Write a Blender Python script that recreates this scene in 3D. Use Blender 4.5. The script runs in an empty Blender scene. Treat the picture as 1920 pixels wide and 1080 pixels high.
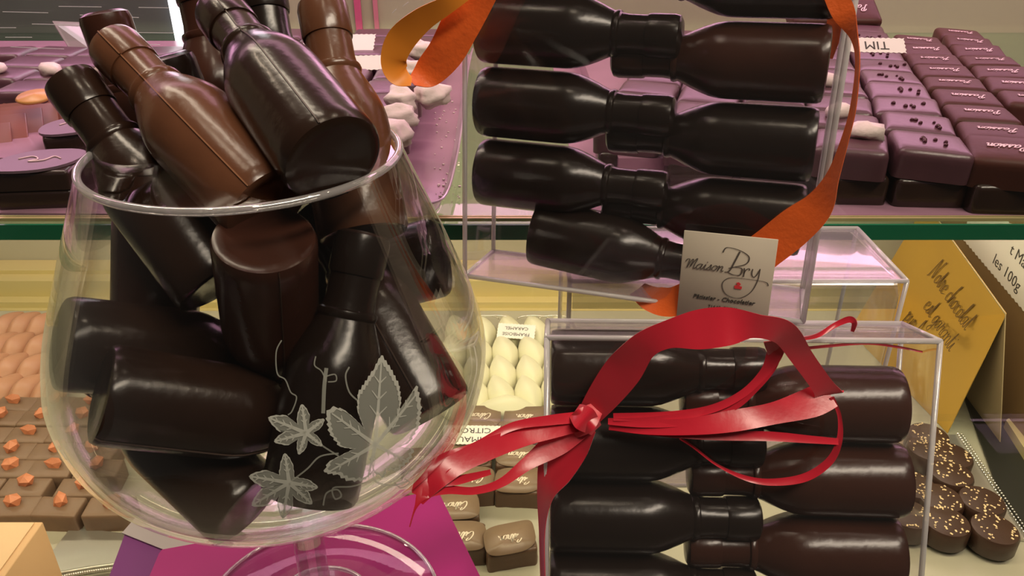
import bpy, bmesh, math, random
from mathutils import Vector, Matrix, Quaternion
from mathutils.bvhtree import BVHTree
random.seed(7)
S = bpy.context.scene
COL = S.collection
R_ = math.radians
# ---------------------------------------------------------------- camera, world, lights
CZ = 1.32
PITCH = R_(28.0); F = 1500.0
cam = bpy.data.cameras.new('camera'); camo = bpy.data.objects.new('camera', cam); COL.objects.link(camo)
camo.location = (0, 0, CZ); camo.rotation_euler = (math.pi/2 - PITCH, 0, 0)
cam.sensor_width = 36.0; cam.lens = F/1920*36.0; cam.clip_start = 0.01; cam.clip_end = 50
cam.dof.use_dof = False
S.camera = camo
S.view_settings.view_transform = 'Standard'; S.view_settings.look = 'None'
S.view_settings.gamma = 1.0; S.view_settings.use_curve_mapping = False
S.view_settings.exposure = 0.0
S.cycles.max_bounces = 14; S.cycles.transparent_max_bounces = 40
S.cycles.transmission_bounces = 10; S.cycles.glossy_bounces = 5; S.cycles.diffuse_bounces = 3
S.cycles.sample_clamp_indirect = 4.0
S.cycles.caustics_reflective = False; S.cycles.caustics_refractive = False

W = bpy.data.worlds.new('world'); S.world = W; W.use_nodes = True
W.node_tree.nodes['Background'].inputs[0].default_value = (0.50, 0.42, 0.34, 1)
W.node_tree.nodes['Background'].inputs[1].default_value = 0.09

def area(name, loc, target, sx, sy, power, color):
    l = bpy.data.lights.new(name, 'AREA'); l.shape = 'RECTANGLE'; l.size = sx; l.size_y = sy
    l.energy = power; l.color = color
    o = bpy.data.objects.new(name, l); COL.objects.link(o); o.location = loc
    o.rotation_euler = (Vector(target)-Vector(loc)).to_track_quat('-Z', 'Y').to_euler(); return o
def point(name, loc, power, color, r):
    l = bpy.data.lights.new(name, 'POINT'); l.energy = power; l.color = color; l.shadow_soft_size = r
    o = bpy.data.objects.new(name, l); COL.objects.link(o); o.location = loc; return o
# shop ceiling lamps (behind and above the visitor)
area('ceiling_panel_light', (0.55, -0.35, 2.35), (0, .25, 1.2), 0.9, 0.18, 13.0, (1.0, .86, .68))
area('ceiling_tube_light', (-0.45, 0.55, 2.30), (-.05, .25, 1.2), 0.10, 1.0, 5.0, (1.0, .84, .64))
for i, (x, y, z) in enumerate([(-.32, .12, 2.2), (.02, -.05, 2.2), (.30, .30, 2.25), (-.75, .5, 2.2), (.8, .1, 2.2)]):
    point('ceiling_spot_light', (x, y, z), 1.9, (1.0, .82, .6), 0.020)
# pink tinted lamp strip over the upper shelf, warm strip under it
area('upper_shelf_light', (0.0, 0.775, CZ+0.08), (0, .45, CZ-.14), 1.5, 0.12, 2.6, (1.0, .46, .74))
area('upper_shelf_lamp', (0.0, 0.50, CZ+0.30), (0, .52, CZ-.14), 1.3, 0.08, 1.5, (1.0, .50, .68))
area('lower_shelf_light', (0.0, 0.36, CZ-0.152), (0, .62, CZ-.42), 1.3, 0.02, 2.3, (1.0, .86, .55))
area('lower_shelf_lamp', (0.0, 0.62, CZ-0.152), (0, .60, CZ-.42), 1.3, 0.03, 1.5, (1.0, .88, .58))

FW = Vector((0, math.cos(PITCH), -math.sin(PITCH))); DN = Vector((0, -math.sin(PITCH), -math.cos(PITCH)))
CAMP = Vector((0, 0, CZ))
def ray(x, y): return FW + Vector(((x-960)/F, 0, 0)) + DN*((y-540)/F)
def P(x, y, zc): return CAMP + ray(x, y)*zc
def G(x, y, D):
    r = ray(x, y); return CAMP + r*(D/-r.z)
def proj(p):
    q = Vector(p)-CAMP; z = q.dot(FW); return 960+F*q.x/z, 540+F*q.dot(DN)/z, z
def onplane(x, y, p0, n):
    r = ray(x, y); return CAMP + r*((Vector(p0)-CAMP).dot(n)/r.dot(n))

# ---------------------------------------------------------------- materials
MATS = {}
def mat(name, col, rough=.5, metal=0.0, spec=.5, noise=0, nscale=60, bump=0, bscale=200, coat=0, sheen=0, trans=0, emis=None, var=None, sss=0):
    if name in MATS: return MATS[name]
    m = bpy.data.materials.new(name); m.use_nodes = True; nt = m.node_tree; b = nt.nodes['Principled BSDF']
    b.inputs['Base Color'].default_value = (*col, 1); b.inputs['Roughness'].default_value = rough
    b.inputs['Metallic'].default_value = metal; b.inputs['Specular IOR Level'].default_value = spec
    b.inputs['Coat Weight'].default_value = coat; b.inputs['Sheen Weight'].default_value = sheen
    if trans: b.inputs['Transmission Weight'].default_value = trans
    if emis: b.inputs['Emission Color'].default_value = (*emis[:3], 1); b.inputs['Emission Strength'].default_value = emis[3]
    tc = nt.nodes.new('ShaderNodeTexCoord')
    if noise:
        n = nt.nodes.new('ShaderNodeTexNoise'); n.inputs['Scale'].default_value = nscale; n.inputs['Detail'].default_value = 4
        nt.links.new(tc.outputs['Object'], n.inputs['Vector'])
        mx = nt.nodes.new('ShaderNodeMix'); mx.data_type = 'RGBA'
        c2 = var if var else tuple(c*(1-noise) for c in col)
        mx.inputs['A'].default_value = (*col, 1); mx.inputs['B'].default_value = (*c2, 1)
        nt.links.new(n.outputs['Fac'], mx.inputs['Factor']); nt.links.new(mx.outputs['Result'], b.inputs['Base Color'])
    if bump:
        n = nt.nodes.new('ShaderNodeTexNoise'); n.inputs['Scale'].default_value = bscale; n.inputs['Detail'].default_value = 3
        nt.links.new(tc.outputs['Object'], n.inputs['Vector'])
        bp = nt.nodes.new('ShaderNodeBump'); bp.inputs['Strength'].default_value = bump; bp.inputs['Distance'].default_value = .001
        nt.links.new(n.outputs['Fac'], bp.inputs['Height']); nt.links.new(bp.outputs['Normal'], b.inputs['Normal'])
    MATS[name] = m; return m
def clear(name, tint=(.97, .97, .97), lo=.03, hi=.6, rough=.03, blend=.35, gcol=(1, 1, 1), frost=0.0, fcol=(.8, .8, .8), refr=0, rim=0.0):
    """thin clear sheet: see-through face on, reflecting at grazing angles"""
    m = bpy.data.materials.new(name); m.use_nodes = True; nt = m.node_tree; nt.nodes.remove(nt.nodes['Principled BSDF'])
    out = nt.nodes['Material Output']
    t = nt.nodes.new('ShaderNodeBsdfTransparent'); t.inputs[0].default_value = (*tint, 1)
    base = t
    if refr:
        rf = nt.nodes.new('ShaderNodeBsdfRefraction'); rf.inputs['IOR'].default_value = 1.35; rf.inputs['Roughness'].default_value = .02
        mr = nt.nodes.new('ShaderNodeMixShader'); mr.inputs[0].default_value = refr
        nt.links.new(t.outputs[0], mr.inputs[1]); nt.links.new(rf.outputs[0], mr.inputs[2]); base = mr
    g = nt.nodes.new('ShaderNodeBsdfGlossy'); g.inputs['Roughness'].default_value = rough; g.inputs[0].default_value = (*gcol, 1)
    lw = nt.nodes.new('ShaderNodeLayerWeight'); lw.inputs[0].default_value = blend
    mr_ = nt.nodes.new('ShaderNodeMapRange'); mr_.inputs['To Min'].default_value = lo; mr_.inputs['To Max'].default_value = hi
    pw = nt.nodes.new('ShaderNodeMath'); pw.operation = 'POWER'; pw.inputs[1].default_value = 2.0
    nt.links.new(lw.outputs['Facing'], pw.inputs[0]); nt.links.new(pw.outputs[0], mr_.inputs['Value'])
    mx = nt.nodes.new('ShaderNodeMixShader')
    nt.links.new(mr_.outputs[0], mx.inputs[0]); nt.links.new(base.outputs[0], mx.inputs[1]); nt.links.new(g.outputs[0], mx.inputs[2])
    last = mx
    if frost:
        d = nt.nodes.new('ShaderNodeBsdfDiffuse'); d.inputs[0].default_value = (*fcol, 1)
        mf = nt.nodes.new('ShaderNodeMixShader'); mf.inputs[0].default_value = frost
        nt.links.new(last.outputs[0], mf.inputs[1]); nt.links.new(d.outputs[0], mf.inputs[2]); last = mf
    nt.links.new(last.outputs[0], out.inputs[0]); MATS[name] = m; return m

DARK = mat('dark_chocolate', (.030, .014, .009), .22, spec=.55, noise=.35, nscale=120, bump=.12, bscale=260)
DARK2 = mat('black_chocolate', (.014, .008, .006), .24, spec=.5, bump=.1, bscale=240)
REDD = mat('reddish_dark_chocolate', (.060, .020, .012), .24, spec=.5, noise=.3, bump=.12, bscale=240)
MILK = mat('milk_chocolate', (.150, .058, .028), .24, spec=.55, noise=.3, nscale=100, bump=.12, bscale=260)
SEAM = mat('milk_seam', (.26, .11, .05), .4); SEAMD = mat('dark_seam', (.05, .025, .016), .4)
PINKD = mat('bonbon_dark', (.105, .042, .055), .34, spec=.6, noise=.3, nscale=150, bump=.1, bscale=400)
PASS = mat('bonbon_brown', (.085, .026, .018), .48, spec=.25, noise=.3, nscale=150, bump=.1, bscale=400)
SQ = mat('bonbon_milk', (.22, .135, .088), .42, spec=.4, noise=.2, nscale=150, bump=.1, bscale=400)
CIT = mat('bonbon_side', (.13, .065, .038), .4, noise=.3, bump=.2, bscale=300)
CITT = mat('transfer_sheet', (.26, .17, .11), .35, noise=.2)
SPK = mat('speckled_dark', (.050, .022, .014), .4, noise=.3, bump=.2, bscale=300)
CRUMB = mat('biscuit_crumb', (.80, .60, .34), .6)
OVM = mat('milk_praline', (.50, .25, .15), .42, noise=.15, bump=.1)
OVW = mat('white_praline', (.76, .73, .52), .4, noise=.08, bump=.08)
CANDY = mat('orange_candy', (.72, .26, .13), .45, noise=.35, nscale=200, bump=.4, bscale=300)
NUT = mat('pale_nut', (.88, .74, .70), .55, noise=.25, nscale=150, bump=.4, bscale=300)
GRAIN = mat('dark_grain', (.07, .01, .02), .3, bump=.5, bscale=500)
INK = mat('cream_ink', (.78, .68, .55), .5); INKP = mat('pink_ink', (.85, .62, .66), .5)
BLACKINK = mat('dark_ink', (.045, .04, .035), .6); BROWNINK = mat('brown_ink', (.12, .06, .015), .5)
PAPER = mat('label_paper', (.80, .76, .70), .6); PAPERB = mat('cream_label_paper', (.62, .55, .44), .6, noise=.08)
PLAQUE = mat('thin_plaque', (.26, .085, .06), .4, noise=.25); PLAQUE_E = mat('plaque_edge', (.5, .22, .16), .5)
REDR = mat('red_ribbon_satin', (.62, .012, .035), .27, spec=.6, sheen=.4, bump=.06, bscale=300)
ORR = mat('orange_ribbon_satin', (.80, .125, .012), .40, spec=.4, sheen=.4, bump=.2, bscale=600)
ORR_LIT = mat('orange_ribbon_lit', (.90, .30, .03), .40)  # lighter copy of the ribbon orange: light through the satin, put into the colour
GREEN = mat('green_glass_edge', (.016, .26, .13), .25, noise=.3, nscale=3, var=(.01, .10, .045))
MAG = mat('magenta_card', (.60, .022, .26), .5, noise=.08, nscale=30)
PUR = mat('purple_card', (.27, .045, .26), .5, noise=.1, nscale=30)
WCARD = mat('white_card', (.66, .66, .56), .4)
TAN = mat('tan_card', (.68, .42, .23), .6, noise=.08, nscale=40); TANE = mat('tan_card_edge', (.75, .50, .30), .6)
KRAFT = mat('brown_card', (.24, .145, .060), .6, noise=.12, nscale=20)
GOLDP = mat('gold_profile', (.66, .55, .26), .38, metal=.35, bump=.05, bscale=30)
WALLB = mat('case_back', (.46, .42, .32), .5, noise=.12, nscale=6); WALLD = mat('dark_back_panel', (.13, .14, .14), .35, noise=.5, nscale=9)
DECK = mat('lower_deck', (.46, .43, .33), .35, noise=.25, nscale=14, bump=.05, bscale=40)
SILV = mat('silver_tray', (.62, .60, .55), .28, metal=.8, bump=.12, bscale=90)
TRAYP = mat('lilac_tray', (.50, .27, .38), .16, noise=.4, nscale=20, spec=.8)
BEAD = mat('silver_bead', (.75, .72, .66), .2, metal=.9)
REDM = mat('red_mark', (.75, .05, .06), .5)
def goldcard():
    m = mat('gold_foil_card', (.74, .46, .10), .30, metal=.85)
    nt = m.node_tree; b = nt.nodes['Principled BSDF']; tc = nt.nodes.new('ShaderNodeTexCoord')
    n = nt.nodes.new('ShaderNodeTexNoise'); n.inputs['Scale'].default_value = 9; n.inputs['Detail'].default_value = 1
    bp = nt.nodes.new('ShaderNodeBump'); bp.inputs['Strength'].default_value = .9; bp.inputs['Distance'].default_value = .02
    nt.links.new(tc.outputs['Object'], n.inputs['Vector']); nt.links.new(n.outputs['Fac'], bp.inputs['Height']); nt.links.new(bp.outputs['Normal'], b.inputs['Normal'])
    return m
GOLD = goldcard()
BOXM = clear('clear_plastic', (.97, .965, .965), lo=.04, hi=.55, rough=.06, frost=.015, fcol=(.75, .70, .70))
BOXL = clear('clear_plastic_sheen', (.93, .90, .93), lo=.08, hi=.42, rough=.16, frost=.16, fcol=(.78, .66, .76))  # lilac frost paints light reflected at a grazing angle into the lid
BOXE = clear('clear_plastic_edge', (.95, .94, .94), lo=.2, hi=.7, rough=.15, frost=.5, fcol=(.88, .85, .85))
BOWL = clear('bowl_glass', (.975, .975, .97), lo=.025, hi=.75, rough=.015, blend=.5, frost=.0)
RIMG = clear('rim_glass', (.95, .95, .95), lo=.25, hi=.95, rough=.05, frost=.22, fcol=(.9, .86, .86))
STEMG = clear('stem_glass', (.97, .95, .97), lo=.04, hi=.6, rough=.02, blend=.4, refr=.3)
PANE = clear('pane_glass', (.975, .98, .975), lo=.025, hi=.25, rough=.01, blend=.2)
SHELFG = clear('shelf_glass', (.80, .90, .84), lo=.06, hi=.5, rough=.02, blend=.3)
ETCH = clear('etched_glass', (.9, .9, .88), lo=.02, hi=.1, rough=.4, frost=.34, fcol=(.62, .64, .56))
ETCHV = clear('etched_vein', (.9, .9, .88), lo=.02, hi=.1, rough=.4, frost=.62, fcol=(.66, .67, .60))
SCR = mat('scratch_white', (.8, .8, .8), .4)

# ---------------------------------------------------------------- mesh helpers
class MB:
    def __init__(s): s.v = []; s.f = []; s.m = []
    def add(s, vs, fs, mi=0):
        o = len(s.v); s.v += [tuple(v) for v in vs]; s.f += [tuple(i+o for i in f) for f in fs]; s.m += [mi]*len(fs); return s
    def box(s, x0, x1, y0, y1, z0, z1, M=None, mi=0):
        vs = [Vector((x, y, z)) for x in (x0, x1) for y in (y0, y1) for z in (z0, z1)]
        if M: vs = [M @ v for v in vs]
        return s.add(vs, [(0, 1, 3, 2), (4, 6, 7, 5), (0, 4, 5, 1), (2, 3, 7, 6), (0, 2, 6, 4), (1, 5, 7, 3)], mi)
    def lathe(s, prof, n=40, M=None, mi=0, closed=False):
        vs = []
        for r, z in prof:
            for k in range(n):
                a = 2*math.pi*k/n; v = Vector((r*math.cos(a), r*math.sin(a), z)); vs.append(M @ v if M else v)
        fs = []; L = len(prof)
        for i in range(L if closed else L-1):
            j = (i+1) % L
            for k in range(n):
                fs.append((i*n+k, i*n+(k+1) % n, j*n+(k+1) % n, j*n+k))
        if not closed:
            if prof[0][0] > 1e-7: fs.append(tuple(range(n-1, -1, -1)))
            if prof[-1][0] > 1e-7: fs.append(tuple((L-1)*n+k for k in range(n)))
        return s.add(vs, fs, mi)
    def tube(s, pts, r, n=8, mi=0, closed=False):
        pts = [Vector(p) for p in pts]; N = len(pts); vs = []; up = None
        for i, p in enumerate(pts):
            a = pts[(i-1) % N] if (i or closed) else p; b = pts[(i+1) % N] if (i < N-1 or closed) else p
            t = (b-a).normalized()
            if up is None: up = t.orthogonal().normalized()
            up = (up - t*up.dot(t)); up = up.normalized() if up.length > 1e-6 else t.orthogonal().normalized()
            w = t.cross(up); rr = r[i] if isinstance(r, (list, tuple)) else r
            for k in range(n):
                q = 2*math.pi*k/n; vs.append(p+up*math.cos(q)*rr+w*math.sin(q)*rr)
        fs = [(i*n+k, i*n+(k+1) % n, ((i+1) % N)*n+(k+1) % n, ((i+1) % N)*n+k) for i in range(N if closed else N-1) for k in range(n)]
        if not closed: fs += [tuple(range(n-1, -1, -1)), tuple((N-1)*n+k for k in range(n))]
        return s.add(vs, fs, mi)
    def sphere(s, c, r, n=8, sc=(1, 1, 1), mi=0):
        prof = [(r*math.sin(math.pi*i/n)+1e-9, -r*math.cos(math.pi*i/n)) for i in range(n+1)]
        return s.lathe(prof, n*2, Matrix.Translation(Vector(c)) @ Matrix.Diagonal((*sc, 1)), mi)
    def ext(s, poly, z0, z1, M=None, mi=0):
        n = len(poly); vs = [Vector((x, y, z0)) for x, y in poly]+[Vector((x, y, z1)) for x, y in poly]
        if M: vs = [M @ v for v in vs]
        return s.add(vs, [tuple(range(n-1, -1, -1)), tuple(range(n, 2*n))]+[(i, (i+1) % n, n+(i+1) % n, n+i) for i in range(n)], mi)
    def mesh(s, name, mats, smooth=False):
        me = bpy.data.meshes.new(name); me.from_pydata(s.v, [], s.f)
        for m in (mats if isinstance(mats, (list, tuple)) else [mats]): me.materials.append(m)
        for p, mi in zip(me.polygons, s.m): p.material_index = mi; p.use_smooth = smooth
        me.update(); return me
def link(name, me, parent=None, M=None):
    o = bpy.data.objects.new(name, me); COL.objects.link(o)
    if parent: o.parent = parent
    if M is not None: o.matrix_basis = M
    return o
def tag(o, label=None, cat=None, group=None, kind=None):
    if label: o['label'] = label
    if cat: o['category'] = cat
    if group: o['group'] = group
    if kind: o['kind'] = kind
    return o
def autosmooth(me, ang=40):
    try: me.set_sharp_from_angle(angle=R_(ang))
    except Exception: pass
    for p in me.polygons: p.use_smooth = True
    return me
def rbox(name, w, d, h, r, mats, seg=3, dome=0.0, jit=0.0, taper=0.0):
    bm = bmesh.new(); bmesh.ops.create_cube(bm, size=1)
    for v in bm.verts:
        k = 1+taper*(v.co.z < 0)
        v.co = Vector((v.co.x*w*k, v.co.y*d*k, (v.co.z+.5)*h))
    ed = [e for e in bm.edges if not (e.verts[0].co.z < 1e-6 and e.verts[1].co.z < 1e-6)]
    bmesh.ops.bevel(bm, geom=ed, offset=r, segments=seg, profile=.5, affect='EDGES')
    if dome or jit:
        bmesh.ops.subdivide_edges(bm, edges=[e for e in bm.edges if e.calc_length() > .008], cuts=4, use_grid_fill=True)
        for v in bm.verts:
            if v.co.z > h*.6: v.co.z += dome*max(0, 1-(2*v.co.x/w)**2)*max(0, 1-(2*v.co.y/d)**2)
            if jit: v.co += Vector([random.uniform(-jit, jit) for _ in range(3)])
    me = bpy.data.meshes.new(name); bm.to_mesh(me); bm.free()
    for m in (mats if isinstance(mats, (list, tuple)) else [mats]): me.materials.append(m)
    return autosmooth(me, 50)
def crs(pts, n=10, closed=False):
    pts = [list(p) for p in pts]; out = []; N = len(pts)
    for i in range(N if closed else N-1):
        g = lambda k: pts[k % N] if closed else pts[min(max(k, 0), N-1)]
        a, b, c, d = g(i-1), g(i), g(i+1), g(i+2)
        for s in range(n):
            t = s/n
            out.append([.5*((2*b[j])+(-a[j]+c[j])*t+(2*a[j]-5*b[j]+4*c[j]-d[j])*t*t+(-a[j]+3*b[j]-3*c[j]+d[j])*t**3) for j in range(len(b))])
    if not closed: out.append(pts[-1])
    return out
def blob(name, r, mats, sc=(1, 1, .6), jit=.25, seed=0, sub=2):
    rnd = random.Random(seed); bm = bmesh.new(); bmesh.ops.create_icosphere(bm, subdivisions=sub, radius=r)
    ph = [rnd.uniform(0, 6) for _ in range(6)]
    for v in bm.verts:
        n = v.co.normalized(); k = 1+jit*(math.sin(n.x*4+ph[0])*math.sin(n.y*5+ph[1])+.6*math.sin(n.z*7+ph[2]+n.x*3))
        v.co = Vector((v.co.x*sc[0], v.co.y*sc[1], v.co.z*sc[2]))*k
    me = bpy.data.meshes.new(name); bm.to_mesh(me); bm.free(); me.materials.append(mats)
    for p in me.polygons: p.use_smooth = True
    return me
def rocky(name, r, m, seed, sc=(1, 1, .8)):
    rnd = random.Random(seed); bm = bmesh.new(); bmesh.ops.create_icosphere(bm, subdivisions=1, radius=r)
    for v in bm.verts: v.co = Vector((v.co.x*sc[0], v.co.y*sc[1], v.co.z*sc[2]))*rnd.uniform(.7, 1.25)
    me = bpy.data.meshes.new(name); bm.to_mesh(me); bm.free(); me.materials.append(m); return me

# ---------------------------------------------------------------- handwriting strokes
GL = {
 'a': ([[(.9, .9), (.5, 1.), (.1, .6), (.15, .1), (.5, 0), (.85, .5), (.95, 1.), (.9, .3), (1.1, 0), (1.3, .15)]], 1.25),
 's': ([[(0, .1), (.45, .6), (.6, 1.1), (.75, .6), (.7, .15), (.35, 0), (.1, .2)], [(.7, .1), (1., .15)]], .98),
 'i': ([[(0, .15), (.3, 1.), (.3, .3), (.45, 0), (.7, .15)], [(.36, 1.45), (.42, 1.55)]], .65),
 'o': ([[(.5, 1.), (.15, .75), (.1, .2), (.45, 0), (.85, .3), (.8, .85), (.5, 1.), (.85, .85), (1.1, .9)]], 1.05),
 'n': ([[(0, .8), (.15, 1.), (.2, 0), (.25, .6), (.6, 1.), (.8, .8), (.8, .3), (.95, 0), (1.2, .15)]], 1.15),
 'm': ([[(0, .8), (.15, 1.), (.2, 0), (.3, .7), (.5, 1.), (.62, .8), (.62, 0), (.7, .7), (.95, 1.), (1.1, .8), (1.1, .2), (1.25, 0), (1.45, .15)]], 1.45),
 'r': ([[(0, .15), (.2, 1.15), (.35, .9), (.65, .95), (.6, .3), (.75, 0), (.95, .1)]], .9),
 't': ([[(0, .15), (.38, 1.9), (.3, .4), (.45, 0), (.7, .15)], [(.02, 1.25), (.66, 1.3)]], .68),
 'c': ([[(.85, .8), (.6, 1.), (.2, .8), (.1, .3), (.4, 0), (.95, .2)]], .9),
 'e': ([[(.1, .4), (.7, .6), (.65, .95), (.35, 1.), (.1, .6), (.15, .15), (.5, 0), (.95, .2)]], .9),
 'h': ([[(.1, 0), (.25, 1.4), (.55, 2.2), (.35, 2.), (.2, .6), (.2, 0), (.3, .6), (.6, 1.), (.8, .7), (.8, .2), (.95, 0), (1.15, .15)]], 1.1),
 'l': ([[(0, .15), (.35, 1.2), (.5, 2.2), (.3, 1.9), (.22, .4), (.4, 0), (.65, .15)]], .62),
 'g': ([[(.85, .9), (.5, 1.), (.1, .6), (.2, .1), (.55, .05), (.85, .6), (.88, 1.), (.85, -.4), (.55, -.95), (.15, -.7), (.6, -.2), (1.15, .15)]], 1.12),
 'u': ([[(0, .8), (.12, 1.), (.15, .3), (.4, 0), (.75, .4), (.8, 1.), (.8, .25), (.95, 0), (1.2, .15)]], 1.12),
 'p': ([[(0, .8), (.15, 1.), (.1, -.9), (.2, .6), (.55, 1.), (.85, .6), (.65, .05), (.25, .1)]], 1.),
 'b': ([[(.1, .4), (.35, 1.4), (.5, 2.2), (.3, 1.9), (.2, .4), (.4, 0), (.75, .3), (.7, .8), (.35, .9)]], .95),
 'y': ([[(0, .8), (.12, 1.), (.15, .4), (.4, .1), (.75, .5), (.85, 1.), (.75, -.4), (.35, -.9), (.05, -.6)]], 1.0),
 'P': ([[(.55, 2.05), (.4, 1.), (.2, 0), (-.1, .15)], [(-.15, 1.5), (.3, 2.2), (1.05, 2.1), (1.15, 1.45), (.75, 1.05), (.35, 1.1)]], 1.35),
 'C': ([[(.85, 1.5), (1.15, 1.9), (.9, 2.15), (.35, 1.7), (.05, .8), (.3, .05), (.8, .05), (1.2, .5)]], 1.25),
 'N': ([[(-.35, -.2), (-.1, 0), (.3, 2.1), (.5, 1.6), (.95, 0), (1.2, 1.6), (1.45, 2.3), (1.7, 2.1)]], 1.7),
 'M': ([[(-.6, 1.2), (-.45, 1.7), (.0, 1.6), (.1, 0), (.35, 1.5), (.65, 1.7), (.65, .3), (.95, 1.5), (1.3, 2.), (1.25, .8), (1.35, 0), (1.7, .2)]], 1.7),
 ' ': ([], .8),
}
def strokes(text, h, wd, slant=.3, thick=0.00015, xs=1.0):
    """flat pen strokes centred on the origin in the XY plane; h = x-height"""
    m = MB(); x = 0
    segs = []
    for ch in text:
        st, adv = GL[ch]
        for s in st: segs.append([((x+px*xs)+py*slant, py) for px, py in s])
        x += adv*xs
    for s in segs:
        c = crs(s, 6) if len(s) > 2 else s
        pts = [Vector(((a-x/2)*h, (b-.6)*h, 0)) for a, b in c]; vs = []; fs = []
        for i, p in enumerate(pts):
            t = (pts[min(i+1, len(pts)-1)]-pts[max(i-1, 0)]);
            if t.length < 1e-9: t = Vector((1, 0, 0))
            t.normalize(); nrm = Vector((-t.y, t.x, 0)); k = wd*(.55+.75*abs(t.y))*.5
            vs += [p+nrm*k, p-nrm*k]
        for i in range(len(pts)-1): fs.append((2*i, 2*i+1, 2*i+3, 2*i+2))
        n = len(vs); vs = [v+Vector((0, 0, thick)) for v in vs]+vs
        fs = fs+[tuple(q+n for q in reversed(f)) for f in fs]
        m.add(vs, fs)
    return m
def typed(text, size, shear=0.0, name='lettering', m=None, align='CENTER', ext=.00008, bold=0):
    cu = bpy.data.curves.new(name, 'FONT'); cu.body = text; cu.size = size; cu.shear = shear; cu.align_x = align; cu.align_y = 'CENTER'
    cu.extrude = ext; cu.offset = bold; cu.resolution_u = 2
    o = bpy.data.objects.new('tmp', cu); COL.objects.link(o); dg = bpy.context.evaluated_depsgraph_get(); dg.update()
    me = bpy.data.meshes.new_from_object(o.evaluated_get(dg)); bpy.data.objects.remove(o); me.name = name
    me.materials.clear(); me.materials.append(m or BLACKINK); return me

# ================================================================ SETTING
YB = 0.80
b = MB().box(-1.2, 1.2, YB, YB+.02, CZ-.60, CZ+.6)
tag(link('wall_back', b.mesh('wall_back', WALLB)), kind='structure')
b = MB().box(-1.2, (330-960)/F*.768, YB-.006, YB-.001, CZ-.20, CZ+.5)
tag(link('trim_1', b.mesh('trim_1', WALLD)), kind='structure')
for nm, x0 in (('wall_left', -1.22), ('wall_right', 1.2)):
    tag(link(nm, MB().box(x0, x0+.02, .33, YB, CZ-.60, CZ+.6).mesh(nm, WALLB)), kind='structure')
tag(link('floor', MB().box(-2, 2, -2.5, 1.5, -.02, 0).mesh('floor', mat('shop_floor', (.3, .25, .2), .4))), kind='structure')
# bright shop window seen past the case
wx0 = (330-960)/F*.768; wx1 = (497-960)/F*.768
b = MB().box(wx0, wx1, YB-.012, YB-.007, G(0, 76, 1).z*0+CZ-.800*math.tan(R_(28-17.2)), CZ+.4)
tag(link('window_1', b.mesh('window_1', mat('lit_window', (.9, .9, .95), .5, emis=(.92, .95, 1.0, 2.2)))), kind='structure')
for nm, x0, x1, c in (('trim_2', 520, 530, (.12, .13, .1)), ('trim_3', 668, 680, (.62, .10, .25)), ('trim_4', 703, 711, (.62, .2, .3)), ('trim_5', 638, 647, (.16, .18, .13))):
    b = MB().box((x0-960)/F*.77, (x1-960)/F*.77, YB-.004, YB-.001, CZ-.19, CZ+.5)
    tag(link(nm, b.mesh(nm, mat(nm+'_paint', c, .4))), kind='structure')
# lower deck of the case
o = link('lower_deck', MB().box(-1.1, 1.1, .20, YB, CZ-.45, CZ-.42).mesh('lower_deck', DECK))
tag(o, 'olive grey bottom deck of the display case carrying the lower chocolates', 'display deck')
# stepped gold rail at the back of the deck
def dep(y): return math.tan(PITCH+math.atan((y-540)/F))
Y = .42/dep(583); D = .42; prof = [(Y, D)]
for y, ty in ((578, 't'), (567, 'r'), (556, 't'), (527, 'r'), (514, 't'), (507, 'r')):
    if ty == 't': Y = D/dep(y)
    else: D = Y*dep(y)
    prof.append((Y, D))
prof += [(YB-.001, D), (YB-.001, .4195), (prof[0][0], .4195)]
m = MB(); n = len(prof); vs = [Vector((x, a, CZ-d)) for x in (-1.1, 1.1) for a, d in prof]
m.add(vs, [tuple(range(n)), tuple(range(2*n-1, n-1, -1))]+[(i, n+i, n+(i+1) % n, (i+1) % n) for i in range(n)])
tag(link('back_rail', m.mesh('back_rail', GOLDP)), 'stepped gold metal rail running along the back of the lower deck', 'rail')
# wire clips on the rail
for i, x in enumerate((930, 1000, 1040, 905)):
    c = G(x, 598, .405); pts = [c+Vector((.016*math.cos(t), 0, .004*math.sin(t))) for t in [math.pi*k/10 for k in range(11)]]
    tag(link('rail_clip', MB().tube(pts, .0007, 6).mesh('rail_clip', BEAD, True)),
        ['small bent wire clip above the white pralines, nearest the paper label', 'small bent wire clip above the second column of white pralines', 'small bent wire clip beside the clear box', 'small bent wire clip close to the glass bowl'][i], 'clip', 'wire clips along the gold rail')
# upper shelf
SY0 = .322
o = link('glass_shelf', MB().box(-1.1, 1.1, SY0+.0015, .77, CZ-.147, CZ-.14).mesh('glass_shelf', SHELFG))
tag(o, 'upper glass shelf with green front edge carrying the pink lit chocolates', 'shelf')
link('front_edge', MB().box(-1.1, 1.1, SY0, SY0+.0014, CZ-.1472, CZ-.14).mesh('front_edge', GREEN), o)
t = link('reflection_strips', MB().box(-1.1, 1.1, SY0+.004, SY0+.0055, CZ-.14, CZ-.1385).box(-1.1, 1.1, SY0+.0075, SY0+.0085, CZ-.14, CZ-.139).mesh('reflection_strips', GOLDP), o)  # gold strips modelled in place of a metal profile's reflection
t['label'] = 'thin gold strips shaped as a metal reflection along the shelf front'
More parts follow.
